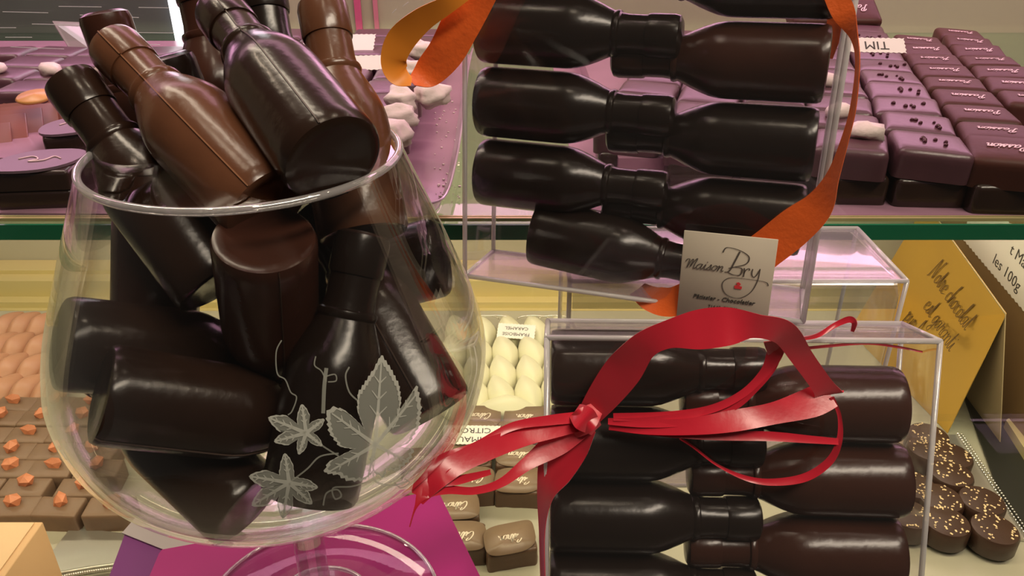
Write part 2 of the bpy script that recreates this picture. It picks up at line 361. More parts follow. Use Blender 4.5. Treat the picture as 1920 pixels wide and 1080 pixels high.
# glass ledge nearest the visitor
LD = .2365
o = link('glass_ledge', MB().box(-.9, .9, .02, .3145, CZ-LD-.006, CZ-LD).mesh('glass_ledge', clear('ledge_glass', (.985, .985, .98), lo=.006, hi=.10, rough=.01, blend=.2)))
tag(o, 'clear glass ledge in front of the case carrying the bowl and clear boxes', 'ledge')
o = link('front_pane', MB().box(-.9, .9, .3165, .3185, CZ-LD-.006, CZ+.25).mesh('front_pane', PANE))
tag(o, 'upright clear glass pane with fine scratches in front of the upper shelf', 'glass pane')
sc = MB()
for x0, y0, x1, y1 in ((5, 22, 90, 24), (60, 45, 150, 47), (10, 70, 60, 70), (150, 28, 260, 33), (180, 60, 330, 62), (20, 88, 120, 92), (230, 82, 300, 84), (755, 12, 766, 4), (735, 25, 743, 17), (110, 12, 190, 13), (260, 14, 330, 15), (0, 52, 30, 52)):
    a = onplane(x0, y0, (0, .3160, CZ), Vector((0, 1, 0))); c = onplane(x1, y1, (0, .3160, CZ), Vector((0, 1, 0)))
    link('scratch', MB().tube([a, c], .00012, 4).mesh('scratch', SCR), o)

# ================================================================ CHOCOLATES
def ordinal(i): return ['first', 'second', 'third', 'fourth', 'fifth', 'sixth', 'seventh', 'eighth', 'ninth', 'tenth', 'eleventh', 'twelfth', 'thirteenth', 'fourteenth'][i]
def place(name, me, loc, rz, kids=(), tilt=(0, 0)):
    o = link(name, me, None, Matrix.Translation(loc) @ Matrix.Rotation(rz, 4, 'Z') @ Matrix.Rotation(tilt[0], 4, 'X') @ Matrix.Rotation(tilt[1], 4, 'Y'))
    for kn, km, kM in kids: link(kn, km, o, kM)
    return o
T = lambda x=0, y=0, z=0: Matrix.Translation((x, y, z))
RZ = lambda a: Matrix.Rotation(a, 4, 'Z')
UD = .112
tile_p = rbox('square_bonbon', .0315, .0300, .0138, .0032, PASS, dome=.0006)
tile_k = rbox('square_bonbon', .0325, .0305, .0138, .0034, PINKD, dome=.0006)
low_k = rbox('square_bonbon', .0325, .0305, .0136, .0030, DARK, dome=0)
passion = strokes('Passion', .0031, .00050, xs=.72).mesh('lettering', INKP)
citron = strokes('Citron', .0036, .00065, xs=.85).mesh('lettering', INK)
nuts = [blob('nut', .0074, NUT, (1.2, .8, .6), .18, s, 2) for s in range(4)]
almond = blob('almond', .0072, NUT, (1.25, .8, .6), .05, 9, 2)
def grains(seed):
    rnd = random.Random(seed); m = MB()
    for k in range(6):
        m.sphere((rnd.uniform(-.008, .008), rnd.uniform(-.005, .005), .0004), rnd.uniform(.0007, .0014), 4)
    return m.mesh('grain_topping', GRAIN, True)
grs = [grains(s) for s in range(3)]
# trays on the upper shelf
YAW = R_(-15.5)
org = G(1906, 284, UD)
u = Vector((math.cos(YAW), math.sin(YAW), 0)); v = Vector((-math.sin(YAW), math.cos(YAW), 0))
tb = MB().box(-.19, .10, -.0, .34, 0.0001, .0012, Matrix.Translation((org.x, org.y-.008, CZ-.14)) @ RZ(0))
tb.box(-.17, .09, .033, .33, .0012, .0137, Matrix.Translation((org.x, org.y-.0, CZ-.14)) @ RZ(YAW*.0))
tr = tag(link('bonbon_tray', tb.mesh('bonbon_tray', TRAYP)), 'lilac lit tray under the square chocolates lettered in pink script', 'tray')
nm_col = {0: 'lettered reddish dark chocolate', 1: 'lettered brown chocolate', -1: 'purple lit dark chocolate with grain topping', -2: 'purple lit dark chocolate with pale nut', -3: 'plain purple lit dark chocolate', -4: 'plain purple lit dark chocolate', -5: 'plain purple lit dark chocolate'}
for ci in (1, 0, -1, -2, -3, -4, -5):
    r0 = 3 if ci == 1 else 0
    for ri in range(r0, 10):
        p = org + u*(.034*ci) + v*(.0325*ri + (.006 if ci % 2 else 0))
        if ci == 0 and ri > 8: continue
        if p.y < .345: p.y = .345
        if p.y > .64: continue
        x_, y_, _ = proj(p)
        if x_ > 1960 or x_ < 1000: continue
        loc = Vector((p.x, p.y, CZ-UD-.0138)); kids = []
        rz = YAW+random.uniform(-.08, .08)
        tl = (random.uniform(-.02, .12), random.uniform(-.05, .05))
        if ci >= 0: kids = [('lettering', passion, T(0, 0, .0146) @ RZ(math.pi))]
        elif ci == -1 and ri != 9: kids = [('grain_topping', grs[ri % 3], T(.004*(ri % 2), -.004, .0142))]
        elif ci == -2 and ri in (0, 1, 3, 6): kids = [('nut', almond if ri in (1,) else nuts[ri % 4], T(.006 if ri == 0 else -.004, .004, .0165) @ RZ(ri))]
        o = place('square_bonbon', tile_p if ci >= 0 else tile_k, loc, rz, kids, tl)
        desc = nm_col[ci] if not (ci == -2 and not kids) else 'plain purple lit dark chocolate'
        where = {1: 'outermost column', 0: 'beside the grain topped column', -1: 'middle column', -2: 'behind the orange ribbon'}.get(ci)
        if ci >= -2:
            tag(o, '%s, %s from the front, %s' % (desc, ordinal(ri), where), 'chocolate', 'square chocolates on the right upper tray')
        else:
            tag(o, 'purple lit chocolate glimpsed through the tall clear box of dark bottles', 'chocolate', 'chocolates behind the tall clear box')
        if ri == 0 and ci != 1:
            o2 = place('square_bonbon', low_k, Vector((p.x, p.y+.001, CZ-.1388)), YAW*.2, (), (0, 0))
            if ci >= -2: tag(o2, 'dark lower chocolate supporting the front %s' % {0: 'lettered one', -1: 'grain topped one', -2: 'nut topped one beside the ribbon'}[ci], 'chocolate', 'lower layer of the right upper tray')
            else: tag(o2, 'dark lower chocolate glimpsed through the tall clear box', 'chocolate', 'lower layer behind the tall clear box')
# high ones at the back
for i, (x, y) in enumerate(((1787, 62), (1900, 68))):
    p = G(x, y+14, .095)
    o = place('rounded_bonbon', tile_p, Vector((p.x*.9, .665, CZ-.1125)), 0, [('lettering', passion, T(0, 0, .0146) @ RZ(math.pi))], (.5, 0)); o.scale = (1.3, 1.1, 1.0)
    tag(o, ['brown chocolate propped up highest at the back row of the tray', 'brown chocolate propped up at the back beside the edge of view'][i], 'chocolate', 'propped chocolates at the back')

# left half of the upper shelf
tb = MB().box(-.48, -.066, .372, .66, CZ-.1388, CZ-.1263)
edge = [G(x, y, .1392) for x, y in ((868, 150), (862, 200), (852, 270), (838, 340), (824, 385), (806, 404), (780, 408))]
poly = [(-.50, .340), (-.50, .67), (edge[0].x, .67)]+[(e_.x, e_.y) for e_ in edge]
tb.ext(poly, CZ-.1399, CZ-.1388)
tr = link('bonbon_tray', tb.mesh('bonbon_tray', TRAYP))
tag(tr, 'pink lit tray behind the glass bowl with nut topped chocolates', 'tray')
m = MB(); lip = crs([(e_.x, e_.y, CZ-.1385) for e_ in [Vector((edge[0].x, .66, 0))]+edge], 5)
lo_ = [Vector(q_) for q_ in lip]; hi_ = [Vector(q_)+Vector((.004, -.001, .0065)) for q_ in lip]; n_ = len(lip)
m.add(lo_+hi_, [(k, k+1, n_+k+1, n_+k) for k in range(n_-1)]); m.tube(hi_, .0007, 6)
rm = link('tray_lip', m.mesh('tray_lip', clear('lilac_rim', (.85, .75, .85), lo=.3, hi=.8, rough=.12, frost=.35, fcol=(.85, .65, .8)), True), tr)
rnd = random.Random(5); m = MB()
for k in range(60):
    x_, y_ = rnd.uniform(815, 862), rnd.uniform(180, 380)
    q_ = G(x_, y_, .1386); s_ = rnd.uniform(.0002, .0006); m.box(-s_, s_, -s_, s_, 0, s_, Matrix.Translation(q_) @ RZ(rnd.uniform(0, 3)))
cr_ = link('crumbs', m.mesh('crumbs', NUT), tr); cr_['kind'] = 'stuff'
for ci in range(11):
    for ri in range(11):
        x = -.068-.0345*ci; yv = .392+.0325*ri
        if yv > .75: continue
        a_, b_, _ = proj((x, yv, CZ-UD))
        if yv > (.57 if x < -.21 else .65): continue
        if a_ < -30 or (a_ < 140 and b_ > 178): continue
        if 260 < a_ < 560 and b_ > 120: continue
        if b_ > 215 and a_ < 600: continue
        kids = []
        top = 'plain'
        if (ci >= 4 and (ci*3+ri) % 3 == 0) or (ci == 2 and ri in (3, 5)):
            kids = [('nut', nuts[(ci+ri) % 4], T(.003*((ri % 3)-1), -.003, .0165) @ RZ(ci+ri*2))]
            if ci <= 1: kids.append(('nut', nuts[(ci+ri+1) % 4], T(-.008, .006, .0165) @ RZ(ri)))
            top = 'nut topped'
        o = place('square_bonbon', tile_k, Vector((x+random.uniform(-.0008, .0008), yv, CZ-UD-.0142)), random.uniform(-.05, .05), kids, (random.uniform(0, .06), random.uniform(-.03, .03)))
        side = '%s column from the tray rim' % ordinal(ci)
        tag(o, '%s purple chocolate, %s, %s row behind the pane' % (top, side, ordinal(ri)), 'chocolate', 'chocolates on the left upper tray')
for ri in range(2):
    for ci in range(2):
        o = place('square_bonbon', low_k if ri == 0 else tile_k, Vector((-.068-.0345*ci, .355, CZ-.1388+.0138*ri)), .03, ())
        tag(o, '%s chocolate of the front stack %s' % ('lowest dark' if ri == 0 else 'topmost purple lit', 'beside the tray rim' if ci == 0 else 'behind the bowl rim'), 'chocolate', 'front stacks of the left upper tray')
# big white nut cluster chocolates near the ribbon loop
ncl = [(786, 82), (772, 120), (750, 174), (744, 206), (808, 164), (738, 238)]
for i, (x, y) in enumerate(ncl):
    p = G(x, y, .100); m = blob('nut_cluster', .0088, NUT, (1.1, .9, .7), .2, 20+i, 3)
    tag(link('nut_cluster', m, None, Matrix.Translation((p.x, p.y, CZ-.1035)) @ RZ(i)),
        ['pale nut cluster farthest back behind the orange ribbon loop', 'pale nut cluster inside the orange ribbon loop', 'pale nut cluster just below the ribbon loop', 'pale nut cluster second below the ribbon loop', 'small pale nut cluster beside the tip of the ribbon loop', 'pale nut cluster nearest the rim of the glass bowl'][i], 'nut cluster', 'nut clusters by the orange ribbon')
# left front: fanned plaques and leaf shaped tops
plq = rbox('thin_plaque', .042, .0014, .036, .0005, PLAQUE, 1)
for i in range(9):
    p = G(8+(i % 5)*24 if i < 5 else 2+(i-5)*30, 318-(i*14 if i < 5 else 60+(i-5)*16), .128)
    yy = .372+.0105*i; xx = -.268+.003*i
    o = place('thin_plaque', plq, Vector((xx, yy, CZ-.1385+(0 if i < 1 else .002))), R_(24), (), (R_(-58), R_(0)))
    tag(o, 'thin reddish chocolate square leaning in the fan, %s from the front' % ordinal(i), 'chocolate square', 'fanned thin chocolate squares')
def leafshape(w, d, n=28):
    pts = []
    for k in range(n):
        a = 2*math.pi*k/n; c, s = math.cos(a), math.sin(a)
        pts.append((w*.5*math.copysign(abs(c)**.8, c)+.12*w*s, d*.5*math.copysign(abs(s)**.9, s)))
    return pts
ltop = MB().ext(leafshape(.036, .031), 0, .0012).mesh('transfer_top', mat('grey_lilac_top', (.20, .13, .17), .35, noise=.2))
swirl = MB().tube([Vector(p).to_3d() if len(p) == 2 else Vector(p) for p in [(q[0], q[1], 0) for q in crs([(-.009, .001), (-.004, .004), (0, 0), (-.003, -.003), (.003, -.002), (.006, .003), (.010, 0)], 6)]], .00035, 5).mesh('swirl_mark', INKP, True)
for i, (x, y, hgt, yaw) in enumerate(((78, 312, .0145, .1), (118, 268, .0140, .5))):
    p = G(x, y, UD+.002)
    p.y = .351 if i == 0 else .395; p.x = -.217 if i == 0 else -.218
    if i == 0:
        o = place('square_bonbon', rbox('square_bonbon', .034, .027, .0085, .002, DARK), Vector((p.x, p.y, CZ-.1388)), .1)
        tag(o, 'dark chocolate block beneath the front leaf topped chocolate', 'chocolate', 'leaf topped stack by the bowl')
    base = rbox('leaf_bonbon', .035, .027, .0088, .002, DARK)
    o = place('leaf_bonbon', base, Vector((p.x, p.y, CZ-(.1301 if i == 0 else .1262))), yaw, [('transfer_top', ltop, T(0, 0, .0089)), ('swirl_mark', swirl, T(0, 0, .0104))])
    tag(o, ['dark chocolate with grey leaf shaped top, front one beside the bowl rim', 'dark chocolate with grey leaf shaped top tucked behind the front one'][i], 'chocolate', 'leaf topped chocolates by the bowl')
p = G(50, 176, .108)
tag(link('candied_slice', MB().lathe([(0, 0), (.0085, 0), (.0095, .001), (.0085, .002), (0, .0028)], 20).mesh('candied_slice', mat('amber_slice', (.70, .33, .10), .35, bump=.2), True), None, Matrix.Translation((p.x+.004, p.y, CZ-.1105)) @ Matrix.Rotation(.15, 4, 'X')), 'amber candied fruit slice lying above the fanned chocolate squares', 'candied fruit')

def scallop(w, h, step):
    pts = []
    nx = max(3, int(w/step)); ny = max(2, int(h/step))
    for i in range(nx*2): pts.append((-w/2+w*i/(nx*2), -h/2+(step*.22 if i % 2 else 0)))
    for i in range(ny*2): pts.append((w/2-(step*.22 if i % 2 else 0), -h/2+h*i/(ny*2)))
    for i in range(nx*2): pts.append((w/2-w*i/(nx*2), h/2-(step*.22 if i % 2 else 0)))
    for i in range(ny*2): pts.append((-w/2+(step*.22 if i % 2 else 0), h/2-h*i/(ny*2)))
    return pts
def tagcard(loc, rz, w, h, lines, size, label, tilt=0.0, group='scalloped name labels', hy=None):
    M = Matrix.Translation(loc) @ RZ(rz) @ Matrix.Rotation(tilt, 4, 'X')
    o = link('name_label', MB().ext(scallop(w, h, .0032), 0, .0004).mesh('name_label', PAPER), None, M)
    for i, l in enumerate(lines):
        link('lettering', typed(l, size), o, T(0, (len(lines)/2-.5-i)*(hy or size*1.15), .0005))
    tag(o, label, 'label', group)
    return o
p = G(1640, 74, .100); tagcard(Vector((p.x, p.y-.004, CZ-.103)), math.pi-.1, .036, .013, ['TIM'], .0095, 'white scalloped label behind the orange ribbon at the back of the tray', R_(-35))
p = G(690, 92, .105); tagcard(Vector((p.x, p.y-.02, CZ-.1095)), math.pi+.12, .055, .014, [], .006, 'long white scalloped label lying behind the milk bottle neck', R_(-28))
p = G(642, 76, .105); tagcard(Vector((p.x, p.y+.01, CZ-.1085)), math.pi, .040, .018, [], .006, 'short white scalloped label behind the long one near the bottle neck', R_(-28))
# small clear price card leaning at back left
q = [P(98, 40, .60), P(190, 44, .62), P(192, 108, .60), P(140, 108, .60)]
nn = (q[1]-q[0]).cross(q[3]-q[0]).normalized()*.0006
m = MB().add([a+nn for a in q]+[a-nn for a in q], [(0, 1, 2, 3), (7, 6, 5, 4), (0, 4, 5, 1), (1, 5, 6, 2), (2, 6, 7, 3), (3, 7, 4, 0)])
tag(link('price_card', m.mesh('price_card', clear('frosted_card', (.7, .7, .7), lo=.1, hi=.5, frost=.4, fcol=(.6, .55, .55)))), 'frosted clear price card leaning back above the pink lit nuts', 'price card')

# ---------------- lower deck: pralines
def praline(name, m, w, l, h):
    bm = bmesh.new(); bmesh.ops.create_uvsphere(bm, u_segments=28, v_segments=16, radius=1)
    for vv in bm.verts:
        x, y, z = vv.co; yy = z                     # long axis -> Y
        r = math.hypot(x, y); a = math.atan2(y, x)+yy*1.1
        rr = r*(.92+.16*(1-abs(math.sin(1.5*(a-yy*.5+.4))))**1.2)*(1-.5*abs(yy)**1.5)
        z2 = rr*math.sin(a); z2 = z2 if z2 > -.45 else -.45
        vv.co = Vector((rr*math.cos(a)*w/2, yy*l/2, (z2+.45)*h/1.45))
    me = bpy.data.meshes.new(name); bm.to_mesh(me); bm.free(); me.materials.append(m)
    return autosmooth(me, 60)
pr_m = praline('milk_praline', OVM, .0260, .050, .021); pr_w = praline('white_praline', OVW, .0285, .052, .021)
rows_m = [(605, (15, 44, 80, 112)), (645, (2, 33, 76, 112)), (686, (-22, 20, 62, 104)), (727, (-35, 9, 50, 92))]
for r, (y, xs) in enumerate(rows_m):
    for c, x in enumerate(xs):
        p = G(x, y+6, .410)
        o = place('milk_praline', pr_m, Vector((p.x, p.y, CZ-.4195)), R_(-14)+random.uniform(-.12, .12), (), (R_(14), 0))
        tag(o, 'ribbed milk praline, %s row from the gold rail, %s from the bowl' % (ordinal(r), ordinal(len(xs)-1-c)), 'praline', 'ribbed milk chocolate pralines')
rows_w = [(613, (858, 905, 955, 1003, 1052)), (652, (850, 898, 946, 996, 1044)), (692, (845, 893, 942, 992, 1042)), (732, (842, 890, 938, 990, 1040))]
for r, (y, xs) in enumerate(rows_w):
    for c, x in enumerate(xs):
        p = G(x, y+6, .410)
        o = place('white_praline', pr_w, Vector((p.x, p.y, CZ-.4195)), R_(14)+random.uniform(-.1, .1), (), (R_(14), 0))
        tag(o, 'ribbed white praline, %s row from the gold rail, %s from the bowl' % (ordinal(r), ordinal(c)), 'praline', 'ribbed white chocolate pralines')
p = G(950, 766, .408)
o = place('white_praline', pr_w, Vector((p.x, p.y, CZ-.4195)), R_(88)); o.scale = (1.25, 1.15, 1.1)
tag(o, 'white praline lying crosswise behind the lettered milk chocolates', 'praline', 'ribbed white chocolate pralines')
p = G(968, 619, .398); tagcard(Vector((p.x, p.y, CZ-.3995)), math.pi-.12, .037, .018, ['FRAMBOISE', 'CARAMEL'], .0052, 'white scalloped label lying on the white pralines', R_(-22), hy=.007)
# square milk chocolates with orange candy
sq = rbox('square_bonbon', .0328, .0190, .0155, .0016, SQ, dome=.0004)
cds = [rocky('candy_chip', .0064, CANDY, s, (1.1, .85, .95)) for s in range(5)]
rows_s = [(948, (27, 110, 205)), (912, (-40, 47, 151)), (877, (-60, 20, 96, 185)), (845, (-55, 22, 99, 178)), (814, (-20, 55, 130, 205)), (782, (5, 77, 150, 215)), (756, (30, 100, 170, 232))]
for r, (y, xs) in enumerate(rows_s):
    for c, x in enumerate(xs):
        p = G(x, y, .4045)
        if r == 0: p.y -= .0
        o = place('square_bonbon', sq, Vector((p.x, p.y, CZ-.4195)), random.uniform(-.05, .05), [('candy_chip', cds[(r*3+c) % 5], T(.002*((c % 3)-1), .003, .0175) @ RZ(r+c*2.0))], (R_(3), 0))
        tag(o, 'square chocolate with orange candy, %s row from the front, %s from the bowl' % (ordinal(r), ordinal(len(xs)-1-c)), 'chocolate', 'square milk chocolates with orange candy')
# lettered milk chocolates
cit_b = [rbox('square_bonbon', .0345, .0245, .0155, .0022, CIT, dome=0, jit=.0003) for _ in range(2)]
def citop(k):
    rnd = random.Random(k); pts = []
    n = 32
    for i in range(n):
        a = 2*math.pi*i/n; c, s = math.cos(a), math.sin(a); e = .55
        pts.append((.0178*math.copysign(abs(c)**e, c)+.002*s*(k % 2), .0132*math.copysign(abs(s)**e, s)+.0012*c*(1 if k % 2 else -1)))
    m = MB(); vs = [(0, 0, .0012)]+[(x, y, .0008+.0016*(abs(x)/.0178)**3*(1 if k == 1 else .3)) for x, y in pts]+[(x, y, .0001+.0016*(abs(x)/.0178)**3*(1 if k == 1 else .3)) for x, y in pts]
    fs = [(0, 1+i, 1+(i+1) % n) for i in range(n)]+[(1+i, 1+n+i, 1+n+(i+1) % n, 1+(i+1) % n) for i in range(n)]
    return m.add(vs, fs).mesh('transfer_top', CITT, True)
ctops = [citop(k) for k in range(3)]
cpos = [(899, 779, 0, 0), (985, 781, 0, 1), (888, 806, .02, 2), (974, 808, -.03, 0), (880, 851, .03, 1), (972, 852, -.04, 2), (883, 897, .05, 0), (973, 899, -.05, 1), (852, 947, .1, 2), (863, 1003, .05, 0), (955, 1008, .22, 1), (800, 905, 0, 0), (795, 860, 0, 1)]
cl = ['back row beside the bowl', 'back row beside the clear box', 'just behind the white paper label', 'second from the back beside the clear box', 'under the red ribbon tails beside the bowl', 'under the red ribbon tails beside the clear box', 'in front of the ribbon tails, bowl side', 'in front of the ribbon tails, box side', 'half hidden by the magenta card corner', 'front row touching the magenta card edge', 'standing alone at the front with curled top', 'seen through the side of the glass bowl', 'seen through the bowl behind the ribbon tip']
for i, (x, y, a, k) in enumerate(cpos):
    p = G(x, y, .4035)
    o = place('lettered_bonbon', cit_b[k % 2], Vector((p.x, p.y, CZ-.4195)), a, [('transfer_top', ctops[k], T(0, 0, .0155)), ('lettering', citron, T(.001, 0, .0170) @ RZ(math.pi))], (R_(2), 0))
    tag(o, 'milk chocolate lettered in cream script, %s' % cl[i], 'chocolate', 'milk chocolates lettered in cream script')
p = G(884, 812, .398); tagcard(Vector((p.x, p.y, CZ-.4000)), math.pi-.02, .046, .0215, ['GUIMAUVE', 'CITRON'], .0082, 'white scalloped label between the lettered chocolates beside the bowl', R_(-6), hy=.0098)
# speckled rounds on a silver tray
spk_b = MB().lathe([(.0150, 0), (.0158, .001), (.0158, .013), (.0148, .0150), (.012, .0155), (0, .0157)], 32)
spk_me = autosmooth(spk_b.mesh('speckled_bonbon', SPK), 40)
def specks(seed):
    rnd = random.Random(seed); m = MB()
    for k in range(34):
        a = rnd.uniform(0, 6.283); r = .0140*math.sqrt(rnd.random()); s = rnd.uniform(.0004, .00095)
        m.box(-s, s, -s*.6, s*.6, 0, s*.6, T(r*math.cos(a), r*math.sin(a), .0154) @ RZ(rnd.uniform(0, 3)))
    return m.mesh('speckles', CRUMB)
spks = [specks(s) for s in range(3)]
sp = [(1742, 812), (1785, 850), (1742, 838), (1785, 884), (1765, 930), (1843, 935), (1776, 974), (1867, 988), (1715, 905), (1705, 960)]
lab = ['farthest back beside the gold card', 'second row, under the foot of the gold card', 'partly hidden by the corner of the clear box', 'third row, middle of the tray', 'fourth row beside the clear box', 'fourth row beside the beaded tray rim', 'front row beside the clear box', 'front row beside the beaded tray rim', 'seen through the clear box wall, upper', 'seen through the clear box wall, lower']
for i, (x, y) in enumerate(sp):
    p = G(x, y, .4005)
    o = place('speckled_bonbon', spk_me, Vector((p.x, p.y, CZ-.4165)), i, [('speckles', spks[i % 3], T())], (R_(4), 0)) if 0 else place('speckled_bonbon', spk_me, Vector((p.x, p.y, CZ-.4168)), i, [('speckles', spks[i % 3], T())])
    tag(o, 'round dark chocolate speckled with crumbs, %s' % lab[i], 'chocolate', 'round speckled chocolates')
a = G(1795, 815, .417); c = G(1925, 1010, .417); d = (c-a); n = int(d.length/.0028)
m = MB()
for k in range(n):
    pp = a+d*(k/n); m.sphere(pp+Vector((0, 0, .001)), .0012, 4); m.sphere(pp+Vector((.0035, 0, .0005)), .0010, 4)
base = [G(1690, 815, .4195), a, c, G(1640, 1010, .4195)]
tb = MB().add([Vector((q.x, q.y, CZ-.4195)) for q in base]+[Vector((q.x, q.y, CZ-.4170)) for q in base], [(3, 2, 1, 0), (4, 5, 6, 7), (0, 1, 5, 4), (1, 2, 6, 5), (2, 3, 7, 6), (3, 0, 4, 7)])
o = link('silver_tray', tb.mesh('silver_tray', SILV)); tag(o, 'silver tray with beaded rim under the round speckled chocolates', 'tray')
link('beaded_rim', m.mesh('beaded_rim', BEAD, True), o)
# left silver tray rim with lace
m = MB(); pts = [G(60+k*14, 1085-10*math.sin(k/12*1.6)-k*1.5, .4150) for k in range(13)]
m.tube(pts, .0012, 6)
for k in range(40):
    t = k/40*12; i = int(t); q = pts[i].lerp(pts[i+1], t-i); m.sphere(q+Vector((0, -.004, .0005)), .0013, 4)
m.add([pts[0]+Vector((0, .05, -.004)), pts[0], pts[-1], pts[-1]+Vector((0, .03, -.004))], [(0, 1, 2, 3)])
tag(link('lace_tray_edge', m.mesh('lace_tray_edge', SILV, True)), 'silver beaded tray edge in front of the candy topped squares', 'tray')
# black strip on deck to the right + gold strip
q = [G(1790, 700, .4192), G(1860, 690, .4192), G(1990, 1000, .4192), G(1900, 1000, .4192)]
m = MB().add([Vector((a.x, a.y, CZ-.4193)) for a in q]+[Vector((a.x, a.y, CZ-.4178)) for a in q], [(3, 2, 1, 0), (4, 5, 6, 7), (0, 1, 5, 4), (1, 2, 6, 5), (2, 3, 7, 6), (3, 0, 4, 7)])
tag(link('dark_panel_strip', m.mesh('dark_panel_strip', mat('black_gloss', (.012, .013, .010), .5))), 'black glossy strip lying between the beaded tray and brown box', 'strip')
q = [G(1882, 800, .417), G(1900, 790, .417), G(1960, 880, .417), G(1945, 900, .417)]
m = MB().add([Vector((a.x, a.y, CZ-.4178)) for a in q]+[Vector((a.x, a.y, CZ-.410)) for a in q], [(3, 2, 1, 0), (4, 5, 6, 7), (0, 1, 5, 4), (1, 2, 6, 5), (2, 3, 7, 6), (3, 0, 4, 7)])
tag(link('gold_corner_rail', m.mesh('gold_corner_rail', GOLDP)), 'short gold metal rail at the foot of the brown box', 'rail')

# ---------------- gold tent card and brown box
C = Vector((.370, .520, CZ-.298)); Dp = G(1776, 812, .4195); Ep = G(1876, 832, .4195)
ridge = Vector((.010, .165, .0225))
def sheet(pts, th, mats_, name, mi=None):
    n = (pts[1]-pts[0]).cross(pts[2]-pts[0]).normalized()*th
    return MB().add([a for a in pts]+[a-n for a in pts], [(0, 1, 2, 3), (7, 6, 5, 4), (0, 4, 5, 1), (1, 5, 6, 2), (2, 6, 7, 3), (3, 7, 4, 0)]).mesh(name, mats_)
C2 = C+ridge; D2 = Dp+Vector((-.02, .165, 0)); E2 = Ep+Vector((.01, .165, 0))
tc = bpy.data.objects.new('tent_card', None); COL.objects.link(tc); tc.location = (Dp+Ep)/2
tag(tc, 'folded gold foil tent card with brown script standing beside the brown box', 'sign card')
off = Matrix.Translation(-((Dp+Ep)/2))
pan = link('gold_panel', sheet([C, C2, D2, Dp], .0006, GOLD, 'gold_panel'), tc, off)
link('back_panel', sheet([C, Ep, E2, C2], .0006, mat('card_inside', (.45, .34, .20), .6), 'back_panel'), tc, off)
# text frame on gold panel
ex = (C-C2).normalized(); nrm = (C2-C).cross(D2-C).normalized()
if nrm.dot(CAMP-C) < 0: nrm = -nrm
ey = nrm.cross(ex).normalized()
for s, (x, y), h, xs in (('Notre chocolat', (1782, 556), .0088, .66), ('est garanti', (1762, 608), .0088, .66), ('pur b', (1712, 607), .0088, .66)):
    pc = onplane(x, y, C, nrm)+nrm*.0006
    M = Matrix((( ex.x, ey.x, nrm.x, pc.x), (ex.y, ey.y, nrm.y, pc.y), (ex.z, ey.z, nrm.z, pc.z), (0, 0, 0, 1)))
    link('lettering', strokes(s, h, .00062, .10, xs=xs).mesh('lettering', BROWNINK), tc, off @ M)
# brown box
BM = Matrix.Translation((.414, .50, CZ-.4195)) @ RZ(R_(-2))
o = link('brown_box', MB().box(0, .16, 0, .222, 0, .235).mesh('brown_box', KRAFT), None, BM)
tag(o, 'tall brown card box behind the gold tent card with scalloped label', 'box')
# sticker on its left face with writing
pc = onplane(1893, 500, BM @ Vector((0, 0, 0)), (BM.to_3x3() @ Vector((1, 0, 0))))
nx = -(BM.to_3x3() @ Vector((1, 0, 0))).normalized(); ex = (onplane(1920, 540, pc, nx)-onplane(1845, 455, pc, nx)).normalized(); ey = nx.cross(ex)
M = Matrix(((ex.x, ey.x, nx.x, pc.x), (ex.y, ey.y, nx.y, pc.y), (ex.z, ey.z, nx.z, pc.z), (0, 0, 0, 1)))
lo = BM.inverted() @ M
st = link('sticker', MB().ext(scallop(.16, .05, .006), 0.0002, .0006).mesh('sticker', PAPER), o, lo @ T(0, .006, 0))
link('lettering', typed('les 100g', .014), st, T(0, -.012, .0007)); link('lettering', typed('t Mara', .014), st, T(.012, .008, .0007))

# ================================================================ LEDGE: cards
def card(name, pts, z, th, m, label, lift=0):
    vs = [G(x, y, LD) for x, y in pts]; vs = [Vector((a.x, a.y, CZ-LD+z)) for a in vs]
    n = len(vs); mm = MB().add(vs+[a+Vector((0, 0, th)) for a in vs], [tuple(range(n-1, -1, -1)), tuple(range(n, 2*n))]+[(i, (i+1) % n, n+(i+1) % n, n+i) for i in range(n)])
    o = link(name, mm.mesh(name, m)); tag(o, label, 'card'); return o
card('purple_card', [(235, 1003), (330, 1032), (520, 1180), (170, 1180)], .0002, .0005, PUR, 'purple card under the bowl beside the magenta card')
card('white_card', [(258, 972), (410, 985), (420, 1030), (310, 1036), (230, 1004)], .0009, .0005, WCARD, 'white card corner showing under the bowl at the purple card')
card('magenta_card', [(300, 1046), (306, 1038), (450, 1012), (820, 924), (950, 1190), (240, 1190)], .0016, .0006, MAG, 'bright magenta card lying under the foot of the glass bowl')
# tan box at the corner
p = G(80, 976, .365)
tb = rbox('tan_box', .10, .11, .0535, .0008, TAN, 2)
o = link('tan_box', tb, None, Matrix.Translation((p.x-.05, p.y-.055, CZ-.4195)))
tag(o, 'tan cardboard box in front of the candy topped squares', 'box')
o2 = link('lid_flap', MB().box(-.0485, .0485, -.0535, .0535, 0, .0006).mesh('lid_flap', TANE), o, T(-.003, 0, .0538))

